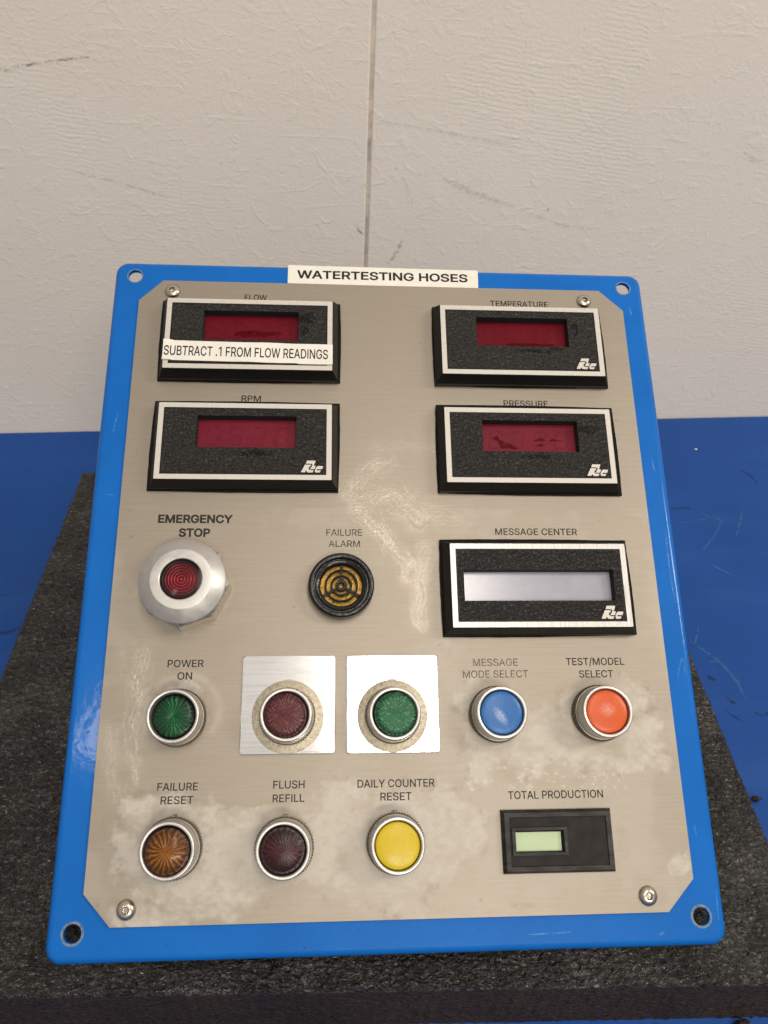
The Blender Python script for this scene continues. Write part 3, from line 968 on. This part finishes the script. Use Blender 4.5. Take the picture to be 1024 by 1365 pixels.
STROKES = [
    ([(-19.3, 39.2), (-10.5, 51.9), (1.5, 55.9)], 5.4, 0.8),
    ([(-18.5, 39.2), (1.2, 39.4), (16.6, 25.0)], 8.5, 0.7),
    ([(-14.6, 28.9), (-1.2, 14.7), (10.1, -1.2), (11.1, -7.0)], 5.0, 1.0),
    ([(18.4, 6.8), (16.5, -7.0), (15.4, -18.6), (14.3, -30.0)], 5.0, 0.9),
    ([(1.0, 29.0), (16.7, 29.1), (34.3, 25.1)], 9.2, 0.35),
    ([(-119.2, -45.9), (-121.2, -65.3), (-121.7, -84.2), (-118.0, -104.1)], 5.0, 1.0),
    ([(-131.0, -80.7), (-130.4, -102.3), (-124.9, -110.4)], 4.6, 0.6),
    ([(-128.9, -44.1), (-126.1, -56.6)], 2.3, 0.4),
    ([(-6.4, 62.6), (9.7, 67.2), (25.8, 63.0)], 5.4, 0.3)]


def face_plate():
    nx, ny = 500, 600
    ys = np.linspace(-163.2, 164.55, ny + 1)
    # snap rows to the chamfer ends
    for yy in (-149.7, 151.4):
        ys[np.argmin(abs(ys - yy))] = yy
    X = np.zeros((ny + 1, nx + 1))
    Y = np.repeat(ys[:, None], nx + 1, 1)
    for r_, yy in enumerate(ys):
        if yy > 151.4:
            t = (yy - 151.4) / (164.55 - 151.4)
            xl, xr = -137.3 + 12.6 * t, 138.8 - 13.3 * t
        elif yy < -149.7:
            t = (-149.7 - yy) / (163.2 - 149.7)
            xl, xr = -137.3 + 12.5 * t, 138.5 - 13.2 * t
        else:
            xl, xr = -137.3, 138.65
        X[r_] = np.linspace(xl, xr, nx + 1)
    n1, n2, n3, n4 = VN(1), VN(2), VN(3), VN(4)
    wx = X + 9 * (n1.fbm(X * .09, Y * .09) - .5)
    wy = Y + 9 * (n2.fbm(X * .09 + 40, Y * .09) - .5)
    f = np.zeros_like(X)
    for (cx, cy, rx, ry, s) in STAINS:
        f = np.maximum(f, s * np.exp(-0.7 * (((wx - cx) / rx) ** 2 + ((wy - cy) / ry) ** 2) ** 1.3))
    for (cx, cy, rx, ry, s) in CLEANS:
        f = f - s * 0.6 * np.exp(-0.8 * (((wx - cx) / rx) ** 2 + ((wy - cy) / ry) ** 2))
    tex = n3.fbm(X * .16, Y * .16, 6)
    lime = sstep(0.33, 0.60, f + 0.75 * (tex - .5)) * (0.45 + 0.45 * np.clip(f, 0, 1)) * (0.40 + 1.15 * sstep(.28, .72, 0.5 * n4.fbm(X * .10, Y * .13, 6) + 0.5 * n2.fbm(X * .35 + 9, Y * .45, 5)))
    lime = np.maximum(lime, 0.22 * sstep(0.52, 0.72, n4.fbm(X * .035 + 9, Y * .035, 6)) * (Y < 30))
    # halo round the power button
    rr = np.hypot(X + 99, Y + 72)
    lime = np.maximum(lime, 0.55 * np.exp(-((rr - 17) / 2.0) ** 2) * (n3.fbm(X * .2, Y * .2) + .2) * (Y > -82))
    film = np.zeros_like(X)
    for pts, w, s in STROKES:
        best = np.full_like(X, 1e9)
        base = np.zeros_like(X)
        along = np.zeros_like(X)
        side = np.zeros_like(X)
        acc = 0
        ax = X + 2.5 * (n1.fbm(X * .12 + 5, Y * .12) - .5) * 2
        ay = Y + 2.5 * (n2.fbm(X * .12, Y * .12 + 8) - .5) * 2
        for (x0, y0), (x1, y1) in zip(pts[:-1], pts[1:]):
            L = math.hypot(x1 - x0, y1 - y0)
            t = np.clip(((ax - x0) * (x1 - x0) + (ay - y0) * (y1 - y0)) / L ** 2, 0, 1)
            d = np.hypot(ax - x0 - t * (x1 - x0), ay - y0 - t * (y1 - y0))
            sg = np.sign((ax - x0) * (y1 - y0) - (ay - y0) * (x1 - x0))
            k = d < best
            best = np.where(k, d, best)
            along = np.where(k, acc + t * L, along)
            side = np.where(k, d * sg, side)
            acc += L
        streak = n4.fbm(side * 1.25 + 60, along * 0.13 + 11, 5)
        prof = np.exp(-(best / w) ** 2 * 1.1)
        base = np.maximum(base, s * prof * (0.10 + 0.55 * sstep(0.42, 0.66, streak * 0.55 + 0.45 * tex)))
        # single wipe lines left by a cloth, along the stroke
        hr = np.random.default_rng(int(abs(pts[0][0] * 10)) + 3)
        for k in range(int(5 * w)):
            o0 = hr.normal(0, w * 0.55)
            wd = hr.uniform(0.22, 0.75)
            a0 = hr.uniform(-0.2, 0.75) * acc
            a1 = a0 + hr.uniform(0.2, 0.7) * acc
            line = np.exp(-((side - o0 - 0.03 * (along - a0)) / wd) ** 2) * sstep(a0, a0 + 4, along) * (1 - sstep(a1 - 4, a1, along))
            base = np.maximum(base, s * hr.uniform(0.25, 0.95) * line * np.exp(-(o0 / w) ** 2) * (0.4 + 0.9 * tex))
        film = np.maximum(film, base)
    # droplets by the production counter
    dr = np.random.default_rng(5)
    for k in range(75):
        cx, cy = dr.uniform(36, 112), dr.normal(-104.5, 3.6)
        rd = dr.uniform(0.3, 0.6)
        film = np.maximum(film, 0.6 * np.exp(-(((X - cx) / rd / dr.uniform(1, 1.9)) ** 2 + ((Y - cy) / rd) ** 2)))
    grime = np.zeros_like(X)
    for (cx, cy, rd) in ((-132, 28, .5), (-130, 14, .7), (-90, 119, .5), (137, 117, .5), (127, 82, .5), (39, -156, .6), (-48, -22, .5), (76, -96, .5), (-131, 60, .4),
                         (112, 24, .5), (-5, 100, .4), (20, 128, .4), (-10, 78, .35), (66, -100, .5), (-122, -138, .5), (-60, 20, .4)):
        grime = np.maximum(grime, np.exp(-(((X - cx) / rd) ** 2 + ((Y - cy) / rd) ** 2)))
    # brownish dirt caught at the stain rims and round the buttons' feet
    grime = np.maximum(grime, 0.5 * sstep(0.56, 0.74, n2.fbm(X * .22 + 3, Y * .22, 5)) * np.exp(-((f - .42) / .16) ** 2))
    V = np.stack([X.ravel(), Y.ravel(), np.full(X.size, FPZ)], 1)
    A = np.stack([lime.ravel(), film.ravel(), grime.ravel(), np.ones(X.size)], 1).clip(0, 1)
    q = np.arange((ny + 1) * (nx + 1)).reshape(ny + 1, nx + 1)
    F = np.stack([q[:-1, :-1], q[:-1, 1:], q[1:, 1:], q[1:, :-1]], -1).reshape(-1, 4)
    edge = list(q[0]) + list(q[1:, -1]) + list(q[-1, :-1][::-1]) + list(q[1:-1, 0][::-1])
    n0 = len(V)
    V = np.vstack([V, np.stack([V[edge][:, 0], V[edge][:, 1], np.full(len(edge), -0.05)], 1)])
    A = np.vstack([A, np.tile([[0, 0, 0, 1]], (len(edge), 1))])
    F = [tuple(int(i) for i in f_) for f_ in F]
    ne = len(edge)
    for i in range(ne):
        j = (i + 1) % ne
        F.append((n0 + i, n0 + j, int(edge[j]), int(edge[i])))
    me = pyd('face_plate', V.tolist(), F)
    at = me.attributes.new('wear', 'FLOAT_COLOR', 'POINT')
    at.data.foreach_set('color', A.astype(np.float32).ravel())
    return link('face_plate', me, STEEL, panel)


face = face_plate()
TZ = FPZ + 0.06
for s, x0, x1, base, cap, mt, bold in (
        ('FLOW', -79.0, -66.5, 152.9, 3.7, PRINT, 0), ('TEMPERATURE', 61.0, 94.6, 152.6, 3.7, PRINT, 0),
        ('RPM', -78.2, -67.8, 90.1, 3.6, PRINT, 0), ('PRESSURE', 64.8, 89.6, 89.4, 3.7, PRINT, 0),
        ('MESSAGE CENTER', 55.8, 99.2, 15.7, 3.6, PRINT, 0),
        ('EMERGENCY', -117.5, -79.8, 21.4, 4.5, PRINT_BOLD, 30), ('STOP', -106.7, -90.9, 14.1, 4.5, PRINT_BOLD, 30),
        ('FAILURE', -32.0, -13.7, 14.9, 3.6, PRINT_WORN, 0), ('ALARM', -30.8, -14.7, 9.0, 3.5, PRINT_WORN, 0),
        ('POWER', -107.7, -90.5, -51.2, 3.5, PRINT, 0), ('ON', -102.7, -95.7, -57.1, 3.5, PRINT, 0),
        ('MESSAGE', 40.7, 63.1, -51.7, 3.6, PRINT_FADED, 0), ('MODE SELECT', 35.4, 68.0, -57.4, 3.6, PRINT_FADED, 0),
        ('TEST/MODEL', 87.4, 117.0, -51.6, 3.6, PRINT, 0), ('SELECT', 93.5, 110.7, -57.7, 3.6, PRINT, 0),
        ('FAILURE', -108.5, -90.1, -107.3, 3.4, PRINT, 0), ('RESET', -106.6, -91.8, -113.1, 3.4, PRINT, 0),
        ('FLUSH', -55.6, -41.1, -107.2, 3.5, PRINT, 0), ('REFILL', -55.7, -41.1, -113.1, 3.4, PRINT, 0),
        ('DAILY COUNTER', -16.5, 19.7, -107.4, 3.5, PRINT, 0), ('RESET', -5.9, 8.7, -113.2, 3.5, PRINT, 0),
        ('TOTAL PRODUCTION', 54.3, 99.8, -113.6, 3.5, PRINT, 0)):
    lettering(s, x0, x1, base, cap, TZ, mt, face, bold or 9)

# title label on the plate's top edge
b = MB()
slab(b, [[(-55.2, 165.6), (54.8, 165.2), (55.1, 177.2), (-55.2, 177.7)]], -0.1, 0.22)
title = b.build('title_label', LABEL, panel)
lettering('WATERTESTING HOSES', -50.0, 48.8, 169.0, 5.4, 0.30, INK, title, 22)

# screws
for x, y in ((-119.0, 157.4), (116.1, 157.1), (-118.2, -156.4), (116.3, -156.3)):
    b = MB()
    b.lathe([(4.35, 0), (4.35, .35), (4.1, .9), (3.5, 1.6), (2.7, 2.1), (2.0, 2.25), (1.55, 2.25)][::1], 48)
    b.lathe([(1.55, 2.25), (1.4, 2.1), (1.35, .7), (0.0, .7)], 6)
    b.build('screw', SCREWM, panel, (x, y, FPZ), 40)


# ---- digital meters
def rect(x0, x1, y0, y1, z):
    return [(x0, y0, z), (x1, y0, z), (x1, y1, z), (x0, y1, z)]


LOGO = [
    [(340, 205), (590, 205), (604, 222), (545, 352), (610, 358), (570, 455), (425, 455), (498, 362), (510, 325), (475, 298), (298, 295)],
    [(275, 325), (455, 325), (465, 340), (440, 372), (390, 412), (388, 442), (408, 470), (440, 482), (545, 485), (515, 550), (400, 556), (350, 545), (325, 520), (310, 488), (280, 550), (148, 548)],
    [(680, 360), (840, 365), (800, 455), (655, 455), (635, 472), (650, 490), (770, 490), (730, 552), (610, 552), (582, 530), (588, 470), (630, 395)]]
SEG = [[(-.9, 1.0), (.9, 1.0), (.6, .76), (-.6, .76)], [(-.9, -1.0), (-.6, -.76), (.6, -.76), (.9, -1.0)], [(-.55, .1), (.55, .1), (.55, -.1), (-.55, -.1)],
       [(-1, .92), (-.7, .68), (-.7, .16), (-1, .06)], [(1, .92), (1, .06), (.7, .16), (.7, .68)], [(-1, -.92), (-1, -.06), (-.7, -.16), (-.7, -.68)], [(1, -.92), (.7, -.68), (.7, -.16), (1, -.06)]]


def meter(name, cx, cy, win, disp_mat, label, gasket_pts, trim=TRIM, red=True, w=44.85, h=21.25, smears=()):
    """cx, cy: centre of the front frame; win: window x0, x1, y0, y1 relative to it"""
    zb = 11.9
    b = MB()
    # tapered bezel body
    b.loft([rect(-w - 3.0, w + 3.0, -h - 2.6, h + 2.6, 1.5), rect(-w - 3.0, w + 3.0, -h - 2.6, h + 2.6, 5.2),
            rect(-w - 2.6, w + 2.6, -h - 2.2, h + 2.2, 6.0), rect(-w - .35, w + .35, -h - .35, h + .35, zb - .5), rect(-w, w, -h, h, zb - .15)])
    # front ring under the trim
    b.loft([rect(-w, w, -h, h, zb - .15), rect(-w + 3.6, w - 3.6, -h + 3.6, h - 3.6, zb - .15)])
    body = b.build(name, PLASTIC, panel, (cx, cy, 0), label=label)
    # gasket, a little crooked
    b = MB()
    g = [(x - cx, y - cy) for x, y in gasket_pts]
    out = []
    for i in range(4):
        p, q = Vector(g[i]), Vector(g[(i + 1) % 4])
        for k in range(14):
            t = k / 14
            a = p.lerp(q, t)
            nn = (q - p).normalized()
            bow = 0.45 * math.sin(math.pi * t) + 0.22 * noise.noise((a.x * .3, a.y * .3, cx))
            out.append((a.x + nn.y * bow, a.y - nn.x * bow))
    slab(b, [out], FPZ - .05, FPZ + 1.6)
    b.build('gasket', GASKET, body)
    # trim frame
    b = MB()
    slab(b, [rrect(-w + .05, w - .05, -h + .05, h - .05, .4, n=3), rrect(-w + 2.7, w - 2.7, -h + 2.7, h - 2.7, .2, n=3)], zb - .2, zb + .12)
    b.build('trim_frame', trim, body)
    # dark groove and pebbled front with the window cut out
    b = MB()
    slab(b, [rect(-w + 3.5, w - 3.5, -h + 3.5, h - 3.5, 0), rect(*win, 0)], zb - .4, zb + .02)
    b.build('front_panel', PEBBLE, body)
    x0, x1, y0, y1 = win
    zd = 6.6
    b = MB()
    o = 1.1
    b.loft([rect(x0 - .02, x1 + .02, y0 - .02, y1 + .02, zb + .01), rect(x0 + .15, x1 - .15, y0 + .15, y1 - .15, zd + 0.01)])
    b.build('window_recess', PIT, body)
    b = MB()
    b.add(rect(x0 - .5, x1 + .5, y0 - .5, y1 + .5, zd), [(0, 1, 2, 3)])
    b.build('display', disp_mat, body, (0, 0, 0))
    if red:
        dw = (x1 - x0 - 4) / 4
        for k in range(4):
            mx = x0 + 2 + dw * (k + .5)
            b = MB()
            my = (y0 + y1) / 2 - 0.4
            for s in SEG:
                b.add([(mx + p[0] * dw * .30 + p[1] * .9, my + p[1] * 5.4, zd + .05) for p in s], [(0, 1, 2, 3)])
            b.build('digit', DIGIT, body)
        b = MB()
        xm = (x0 + x1) / 2 + .2
        b.add(rect(xm - .12, xm + .12, y0, y1, zd + .08), [(0, 1, 2, 3)])
        b.build('display_joint', DIGIT, body)
        for pts in smears:
            b = MB()
            filled(b, [pts], zd + .12)
            b.build('streak', SMEAR, body)
    for sx, sy, rx, ry in (SMUDGES.get((round(cx), round(cy)), ())):
        b = MB()
        b.add([(sx, sy, zb + .05)] + [(sx + rx * random.uniform(.7, 1.2) * math.cos(i * .5236), sy + ry * random.uniform(.7, 1.2) * math.sin(i * .5236), zb + .05) for i in range(12)],
              [(0, i + 1, (i + 1) % 12 + 1) for i in range(12)])
        b.build('grease_smudge', GREASE, body)
    # raised emblem with dark outline
    if label and 'covered' not in label:
        b = MB()
        lx, ly = 29.1, -17.3
        for s in LOGO:
            filled(b, [[(lx + (p[0] - 148) * .01655, ly + (556 - p[1]) * .0188) for p in s]], zb + .26)
        b.build('emblem', TRIM, body)
        b = MB()
        ol = [(132, 565), (285, 572), (330, 560), (380, 574), (525, 574), (560, 556), (600, 572), (742, 572), (862, 355), (680, 342), (640, 372), (630, 344), (575, 336),
              (625, 200), (590, 184), (325, 186), (276, 296), (255, 318)]
        filled(b, [[(lx + (p[0] - 148) * .01655, ly + (556 - p[1]) * .0188) for p in ol]], zb + .14)
        b.build('emblem_outline', PIT, body)
    return body


SMUDGES = {(-74, 125): [(31, 10, 4.5, 4), (29.5, 3, 2.5, 3)], (-74, 63): [(5, -7, 9, 2.2)], (75, 125): [(30, 7.5, 2.6, 4.5), (6, -6.4, 11, 1.2), (19, -5, 4, 1.2)],
           (75, 62): [(32, 9.5, 7, 2.6), (4, -6.5, 10, 1.6)]}
GREASE = mat_worn('black_grease', (0.003, 0.0028, 0.0026), 0.0, 1.0, 700, 0.46, 0.56, 0.6, 0.15)
WIN = (-25.0, 26.4, -3.7, 14.1)
blob = lambda cx, cy, rx, ry, n=14, j=.35: [(cx + rx * random.uniform(1 - j, 1 + j) * math.cos(2 * math.pi * i / n), cy + ry * random.uniform(1 - j, 1 + j) * math.sin(2 * math.pi * i / n)) for i in range(n)]
flow = meter('digital_meter', -74.3, 125.3, WIN, RED_DISP, 'flow meter partly covered by a white warning strip',
             [(-123.4, 101.3), (-25.2, 101.7), (-25.2, 150.6), (-123.6, 150.3)],
             smears=[[(-9, 2.2), (-4, .8), (2, 1.6), (8, 1.4), (17, 3.2), (16, 4.8), (8, 4.4), (2, 5.2), (-3, 5.0), (-8, 3.9)]])
meter('digital_meter', -74.3, 62.75, WIN, RED_HAZE, 'revolutions meter with a clean hazy red window', [(-124.2, 38.6), (-26.1, 38.3), (-25.3, 88.8), (-123.4, 88.9)])
meter('digital_meter', 75.0, 124.7, WIN, RED_DISP, 'temperature meter with one dark streak low in its red window',
      [(26.9, 101.1), (124.2, 101.0), (123.6, 150.0), (26.9, 150.2)],
      smears=[[(-8, -.2), (0, -1.0), (12, -.8), (20, -1.2), (19, 1.2), (14, .8), (9, 1.4), (2, 1.2), (-6, 1.6)]])
meter('digital_meter', 74.95, 62.2, WIN, RED_HAZE, 'pressure meter with dark shard shaped marks in its red window',
      [(26.5, 38.4), (125.0, 37.5), (124.7, 88.5), (26.9, 89.0)],
      smears=[[(-19.5, 5.8), (-16, 7.6), (-14.8, 5.0), (-11, 3.6), (-5, .4), (-6.5, -.6), (-10, .2), (-14.5, .0), (-15.5, 2.4), (-16.5, 4.6)],
              [(3, 4.6), (7.5, 6.6), (10.5, 4.8), (6, 4.4)], [(11.5, 4.6), (14, 6.0), (18.5, 4.4)], [(4, 1.6), (7.5, 3.2), (9, 1.8), (6, 1.3)]])
meter('message_display', 74.85, -13.1, (-38.4, 37.6, -8.0, 7.9), LCD, 'message display with a long grey screen and brushed trim',
      [(26.3, -37.4), (124.5, -36.7), (123.8, 12.4), (26.1, 12.6)], trim=TRIM_BR, red=False)

# strip stuck across the flow meter
b = MB()
n = 46
top, bot = [], []
for i in range(n + 1):
    t = i / n
    xx = -119.5 + 90.2 * t
    top.append((xx, 120.3 - 0.9 * t + 0.18 * noise.noise((t * 6, 0, 3)) + (0.5 if t < .05 else 0)))
    bot.append((xx, 108.6 - 1.1 * t + 0.9 * (t > .84) * 0 - 0.35 * (t > .80) + 0.15 * noise.noise((t * 7, 4, 3))))
rows = []
for (bx, by), (tx_, ty) in zip(bot, top):
    t = (bx + 119.5) / 90.2
    lift_b = 0.10 + 0.55 * max(0, noise.noise((t * 5, 1, 8))) + (0.9 if t < .06 else 0) + (0.7 * max(0, t - .82) / .18)
    lift_t = 0.05 + 0.35 * max(0, noise.noise((t * 4, 6, 2))) + (0.5 if t < .03 else 0)
    h = ty - by
    rows.append([(bx, by, 12.05), (bx, by, 12.30 + lift_b), (bx, by + h * .20, 12.34), (bx, by + h * .80, 12.34), (tx_, ty, 12.30 + lift_t), (tx_, ty, 12.05)])
vs_ = [p for r_ in rows for p in r_]
fs = [(i * 6 + k, (i + 1) * 6 + k, (i + 1) * 6 + k + 1, i * 6 + k + 1) for i in range(n) for k in range(5)]
fs += [(0, 1, 2, 3, 4, 5), tuple(n * 6 + k for k in (5, 4, 3, 2, 1, 0))]
b.add(vs_, fs)
strip = b.build('label_strip', LABEL, panel)
lettering('SUBTRACT .1 FROM FLOW READINGS', -118.9, -31.8, 111.5, 5.7, 12.42, INK, strip, 9, skew=-0.011)


# ---- buttons
def knurled(r0, r1, z0, z1, teeth=64):
    b = MB()
    ring = lambda rr, z: [((rr if i % 2 else rr * .945) * math.cos(math.pi * i / teeth), (rr if i % 2 else rr * .945) * math.sin(math.pi * i / teeth), z) for i in range(2 * teeth)]
    rnd = lambda rr, z: [(rr * math.cos(math.pi * i / teeth), rr * math.sin(math.pi * i / teeth), z) for i in range(2 * teeth)]
    b.loft([rnd(r0 * .95, z0), ring(r0, z0 + .3), ring(r0, z1 - .7), rnd(r0 * .945, z1 - .1), rnd(r1, z1)])
    return b


DARK = simple('button_gap', (0.006, 0.006, 0.006), 0.7)


def button(cx, cy, lens_mat, label, style='flush', z0=FPZ, tab=True, washer=False, lens_tilt=(0, 0), spin=0.0):
    if washer:
        z0 = FPZ + 1.2
    b = MB()
    T = 15.0
    b.lathe([(12.15, 4.2), (12.15, T - 1.3), (12.0, T - .5), (11.8, T - .12), (11.5, T), (10.7, T), (10.42, T - .25), (10.3, T - 1.2), (10.25, 8.5)], 96)
    body = b.build('push_button', CHROME, panel, (cx, cy, z0), 50, label)
    kb = knurled(13.4, 12.1, 0.0, 5.2)
    if tab:
        kb.loft([rect(-.9, .9, 12.4, 14.2, 0.0), rect(-.7, .7, 12.4, 14.0, 3.0)], True, True)
    kb.build('locking_ring', NUTM, body, (0, 0, 0), 40)
    b = MB()
    b.lathe([(10.3, 9.0), (0, 9.0)], 32)
    b.build('inner_cup', DARK, body)
    b = MB()
    if style == 'flush':        # opaque cap, slightly dished rim
        b.lathe([(9.95, 9.2), (9.95, 13.0), (9.75, 13.5), (9.3, 13.75), (7.5, 13.95), (5, 14.15), (2.5, 14.28), (0, 14.32)], 96)
    elif style == 'deep':
        b.lathe([(9.9, 9.2), (9.6, 11.3), (9.2, 11.6), (7.5, 11.9), (5, 12.2), (2.5, 12.4), (0, 12.45)], 96)
    elif style == 'cap':        # raised cap with a step round it
        b.lathe([(10.0, 9.2), (10.0, 13.2), (9.5, 13.5), (9.15, 13.55), (9.1, 14.9), (8.8, 15.3), (7, 15.55), (4, 15.75), (0, 15.85)], 96)
    else:                       # domed jewel
        b.lathe([(10.0, 9.2), (10.0, 13.6), (9.7, 14.1), (9.0, 14.3), (8.7, 14.25), (8.3, 14.5), (6.5, 15.2), (4, 15.8), (2, 16.05), (0, 16.1)], 96)
    b.build('lens', lens_mat, body, (0, 0, 0), 50, rot=(math.radians(lens_tilt[0]), math.radians(lens_tilt[1]), spin))
    if washer:
        b = MB()
        b.lathe([(16.95, -.6), (16.95, -.05), (16.7, .12), (11.0, .12)], 96)
        b.loft([rect(-2.0, 2.0, 16.0, 17.4, -.5), rect(-1.9, 1.9, 16.0, 17.3, .05)], True, True)
        b.build('washer', WASHERM, body, (0, 0, 0), 40)
    return body


def legend(x0, x1, y0, y1, label):
    b = MB()
    o1 = rrect(x0, x1, y0, y1, 1.6, n=5)
    i1 = rrect(x0 + .35, x1 - .35, y0 + .35, y1 - .35, 1.3, n=5)
    b.loft([[(p[0], p[1], FPZ - .05) for p in o1], [(p[0], p[1], FPZ + .75) for p in o1], [(p[0], p[1], FPZ + .95) for p in i1]], False, True)
    b.build('legend_plate', ALU, panel, label=label)


legend(-71.8, -27.0, -92.1, -46.1, 'bare aluminium square round the dark red button')
legend(-21.7, 22.9, -92.2, -46.2, 'bare aluminium square round the frosted green button')

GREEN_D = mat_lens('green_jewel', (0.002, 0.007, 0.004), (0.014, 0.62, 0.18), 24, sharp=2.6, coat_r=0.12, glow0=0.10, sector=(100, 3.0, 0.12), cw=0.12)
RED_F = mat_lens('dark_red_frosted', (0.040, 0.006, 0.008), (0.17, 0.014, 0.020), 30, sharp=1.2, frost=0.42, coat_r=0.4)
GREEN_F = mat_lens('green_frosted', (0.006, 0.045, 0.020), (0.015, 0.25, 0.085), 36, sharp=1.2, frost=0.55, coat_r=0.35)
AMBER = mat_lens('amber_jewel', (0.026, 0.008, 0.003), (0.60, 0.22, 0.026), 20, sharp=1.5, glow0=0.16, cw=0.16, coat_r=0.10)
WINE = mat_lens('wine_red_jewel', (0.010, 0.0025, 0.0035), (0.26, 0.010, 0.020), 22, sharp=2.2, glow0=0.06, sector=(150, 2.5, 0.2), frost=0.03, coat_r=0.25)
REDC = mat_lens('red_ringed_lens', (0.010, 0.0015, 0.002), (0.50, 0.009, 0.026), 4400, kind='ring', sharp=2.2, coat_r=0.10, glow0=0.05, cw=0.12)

BZ = -74.9
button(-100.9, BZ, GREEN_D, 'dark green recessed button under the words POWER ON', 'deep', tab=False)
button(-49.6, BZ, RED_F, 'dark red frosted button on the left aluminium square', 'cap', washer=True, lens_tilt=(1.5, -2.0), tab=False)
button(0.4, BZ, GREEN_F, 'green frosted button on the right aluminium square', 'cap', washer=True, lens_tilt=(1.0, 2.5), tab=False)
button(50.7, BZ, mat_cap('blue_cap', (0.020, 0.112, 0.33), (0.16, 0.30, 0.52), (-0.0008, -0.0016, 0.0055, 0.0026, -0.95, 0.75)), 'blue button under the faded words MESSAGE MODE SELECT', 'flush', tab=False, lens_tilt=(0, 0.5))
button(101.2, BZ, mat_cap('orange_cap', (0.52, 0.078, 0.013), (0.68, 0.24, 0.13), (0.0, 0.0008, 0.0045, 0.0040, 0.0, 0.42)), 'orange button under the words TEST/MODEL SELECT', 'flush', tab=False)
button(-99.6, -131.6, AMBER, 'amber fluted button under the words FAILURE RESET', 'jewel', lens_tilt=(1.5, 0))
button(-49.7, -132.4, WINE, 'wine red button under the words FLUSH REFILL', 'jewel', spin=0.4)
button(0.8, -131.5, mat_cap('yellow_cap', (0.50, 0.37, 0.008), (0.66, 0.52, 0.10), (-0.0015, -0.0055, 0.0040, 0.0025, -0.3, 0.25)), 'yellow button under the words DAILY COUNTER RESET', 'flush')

# emergency stop: flared aluminium mushroom over an eight-sided nut
b = MB()
b.lathe([(13.5, 9.0), (13.8, 11.0), (19.6, 14.0), (20.5, 14.8), (20.75, 15.4), (20.6, 15.9), (20.1, 16.3), (14.9, 19.5), (14.45, 19.7), (14.1, 19.75), (10.3, 19.7), (9.95, 19.5), (9.85, 16.0)], 128)
es = b.build('emergency_stop_button', SATIN, panel, (-100.4, -12.2, FPZ), 14, 'round aluminium emergency stop button with ringed red lens')
b = MB()
oc = lambda rr, z: [(rr * math.cos(math.radians(-3 + 45 * i)), rr * math.sin(math.radians(-3 + 45 * i)), z) for i in range(8)]
b.loft([oc(21.9, 0), oc(21.9, 10.9), oc(21.0, 11.6), oc(12, 11.6)])
b.build('nut', simple('steel_nut', (0.60, 0.57, 0.53), 0.27, metal=1.0, var=0.1, vscale=300), es)
b = MB()
b.lathe([(9.85, 16.2), (9.7, 18.3), (8, 18.6), (4, 18.85), (0, 18.9)], 96)
b.build('lens', REDC, es, (0, 0, 0), 50)

# failure alarm sounder
b = MB()
b.lathe([(16.1, 0), (16.35, 1.0), (16.35, 6.6), (16.1, 7.5), (15.5, 8.0), (14.3, 8.0), (13.7, 7.6), (13.4, 5.6), (12.9, 5.6), (12.8, 6.7), (12.3, 7.0), (10.9, 6.6), (10.45, 6.0), (10.4, 2.2)], 96)
al = b.build('alarm_sounder', simple('glossy_black', (0.006, 0.0055, 0.005), 0.24, vscale=300, bump=0.35, bscale=400, bdist=0.0008, Specular_IOR_Level=0.4), panel, (-24.3, -12.3, FPZ), 40,
             'round black alarm sounder with a ringed grille over brass')
b = MB()
b.lathe([(10.4, 2.3), (0, 2.3)], 48)
b.build('brass_diaphragm', BRASS, al)
b = MB()
for ra, rb in ((7.35, 8.3), (4.4, 5.4), (1.25, 2.9)):
    b.lathe([(rb, 4.0), (rb, 5.5), (rb - .25, 5.8), (ra + .25, 5.8), (ra, 5.5), (ra, 4.0)], 64)
for a in (90, 210, 330):
    c_, s_ = math.cos(math.radians(a)), math.sin(math.radians(a))
    q = [(2.4, -.55), (10.6, -.55), (10.6, .55), (2.4, .55)]
    b.loft([[(p[0] * c_ - p[1] * s_, p[0] * s_ + p[1] * c_, 4.2) for p in q], [(p[0] * c_ - p[1] * s_, p[0] * s_ + p[1] * c_, 5.45) for p in q]], True, True)
b.build('grille', PLASTIC, al, (0, 0, 0), 40)

# production counter
b = MB()
ox, oy = 76.05, -131.9
R = lambda x0, x1, y0, y1, z: rect(x0 - ox, x1 - ox, y0 - oy, y1 - oy, z)
b.loft([R(50.0, 102.1, -145.6, -118.3, FPZ - .05), R(50.0, 102.1, -145.6, -118.3, 2.6), R(51.2, 100.9, -144.4, -119.5, 5.0), R(53.3, 99.0, -142.5, -121.4, 5.0),
        R(53.6, 98.7, -142.2, -121.7, 4.3)], False, False)
cnt = b.build('production_counter', SCUFFED, panel, (ox, oy, 0), label='small black production counter with a pale green screen')
b = MB()
slab(b, [R(53.5, 98.8, -142.3, -121.6, 0), R(55.6, 79.2, -136.9, -127.0, 0)], 3.0, 4.35)
b.build('front_panel', simple('counter_face', (0.010, 0.0075, 0.007), 0.6, vscale=200, Specular_IOR_Level=0.25), cnt)
b = MB()
slab(b, [R(54.3, 80.1, -137.9, -125.9, 0), R(55.9, 78.6, -136.6, -127.2, 0)], 4.2, 5.3)
b.build('screen_frame', SCUFFED, cnt)
b = MB()
b.loft([R(55.85, 78.65, -136.65, -127.15, 5.2), R(56.0, 78.4, -136.4, -127.4, 2.7)])
b.build('window_recess', PIT, cnt)
b = MB()
b.add(R(55.4, 79.0, -137.0, -126.8, 2.68), [(0, 1, 2, 3)])
b.build('window_recess', PIT, cnt)
b = MB()
b.add(R(56.3, 77.6, -136.2, -128.0, 2.85), [(0, 1, 2, 3)])
b.build('display', LCDG, cnt)
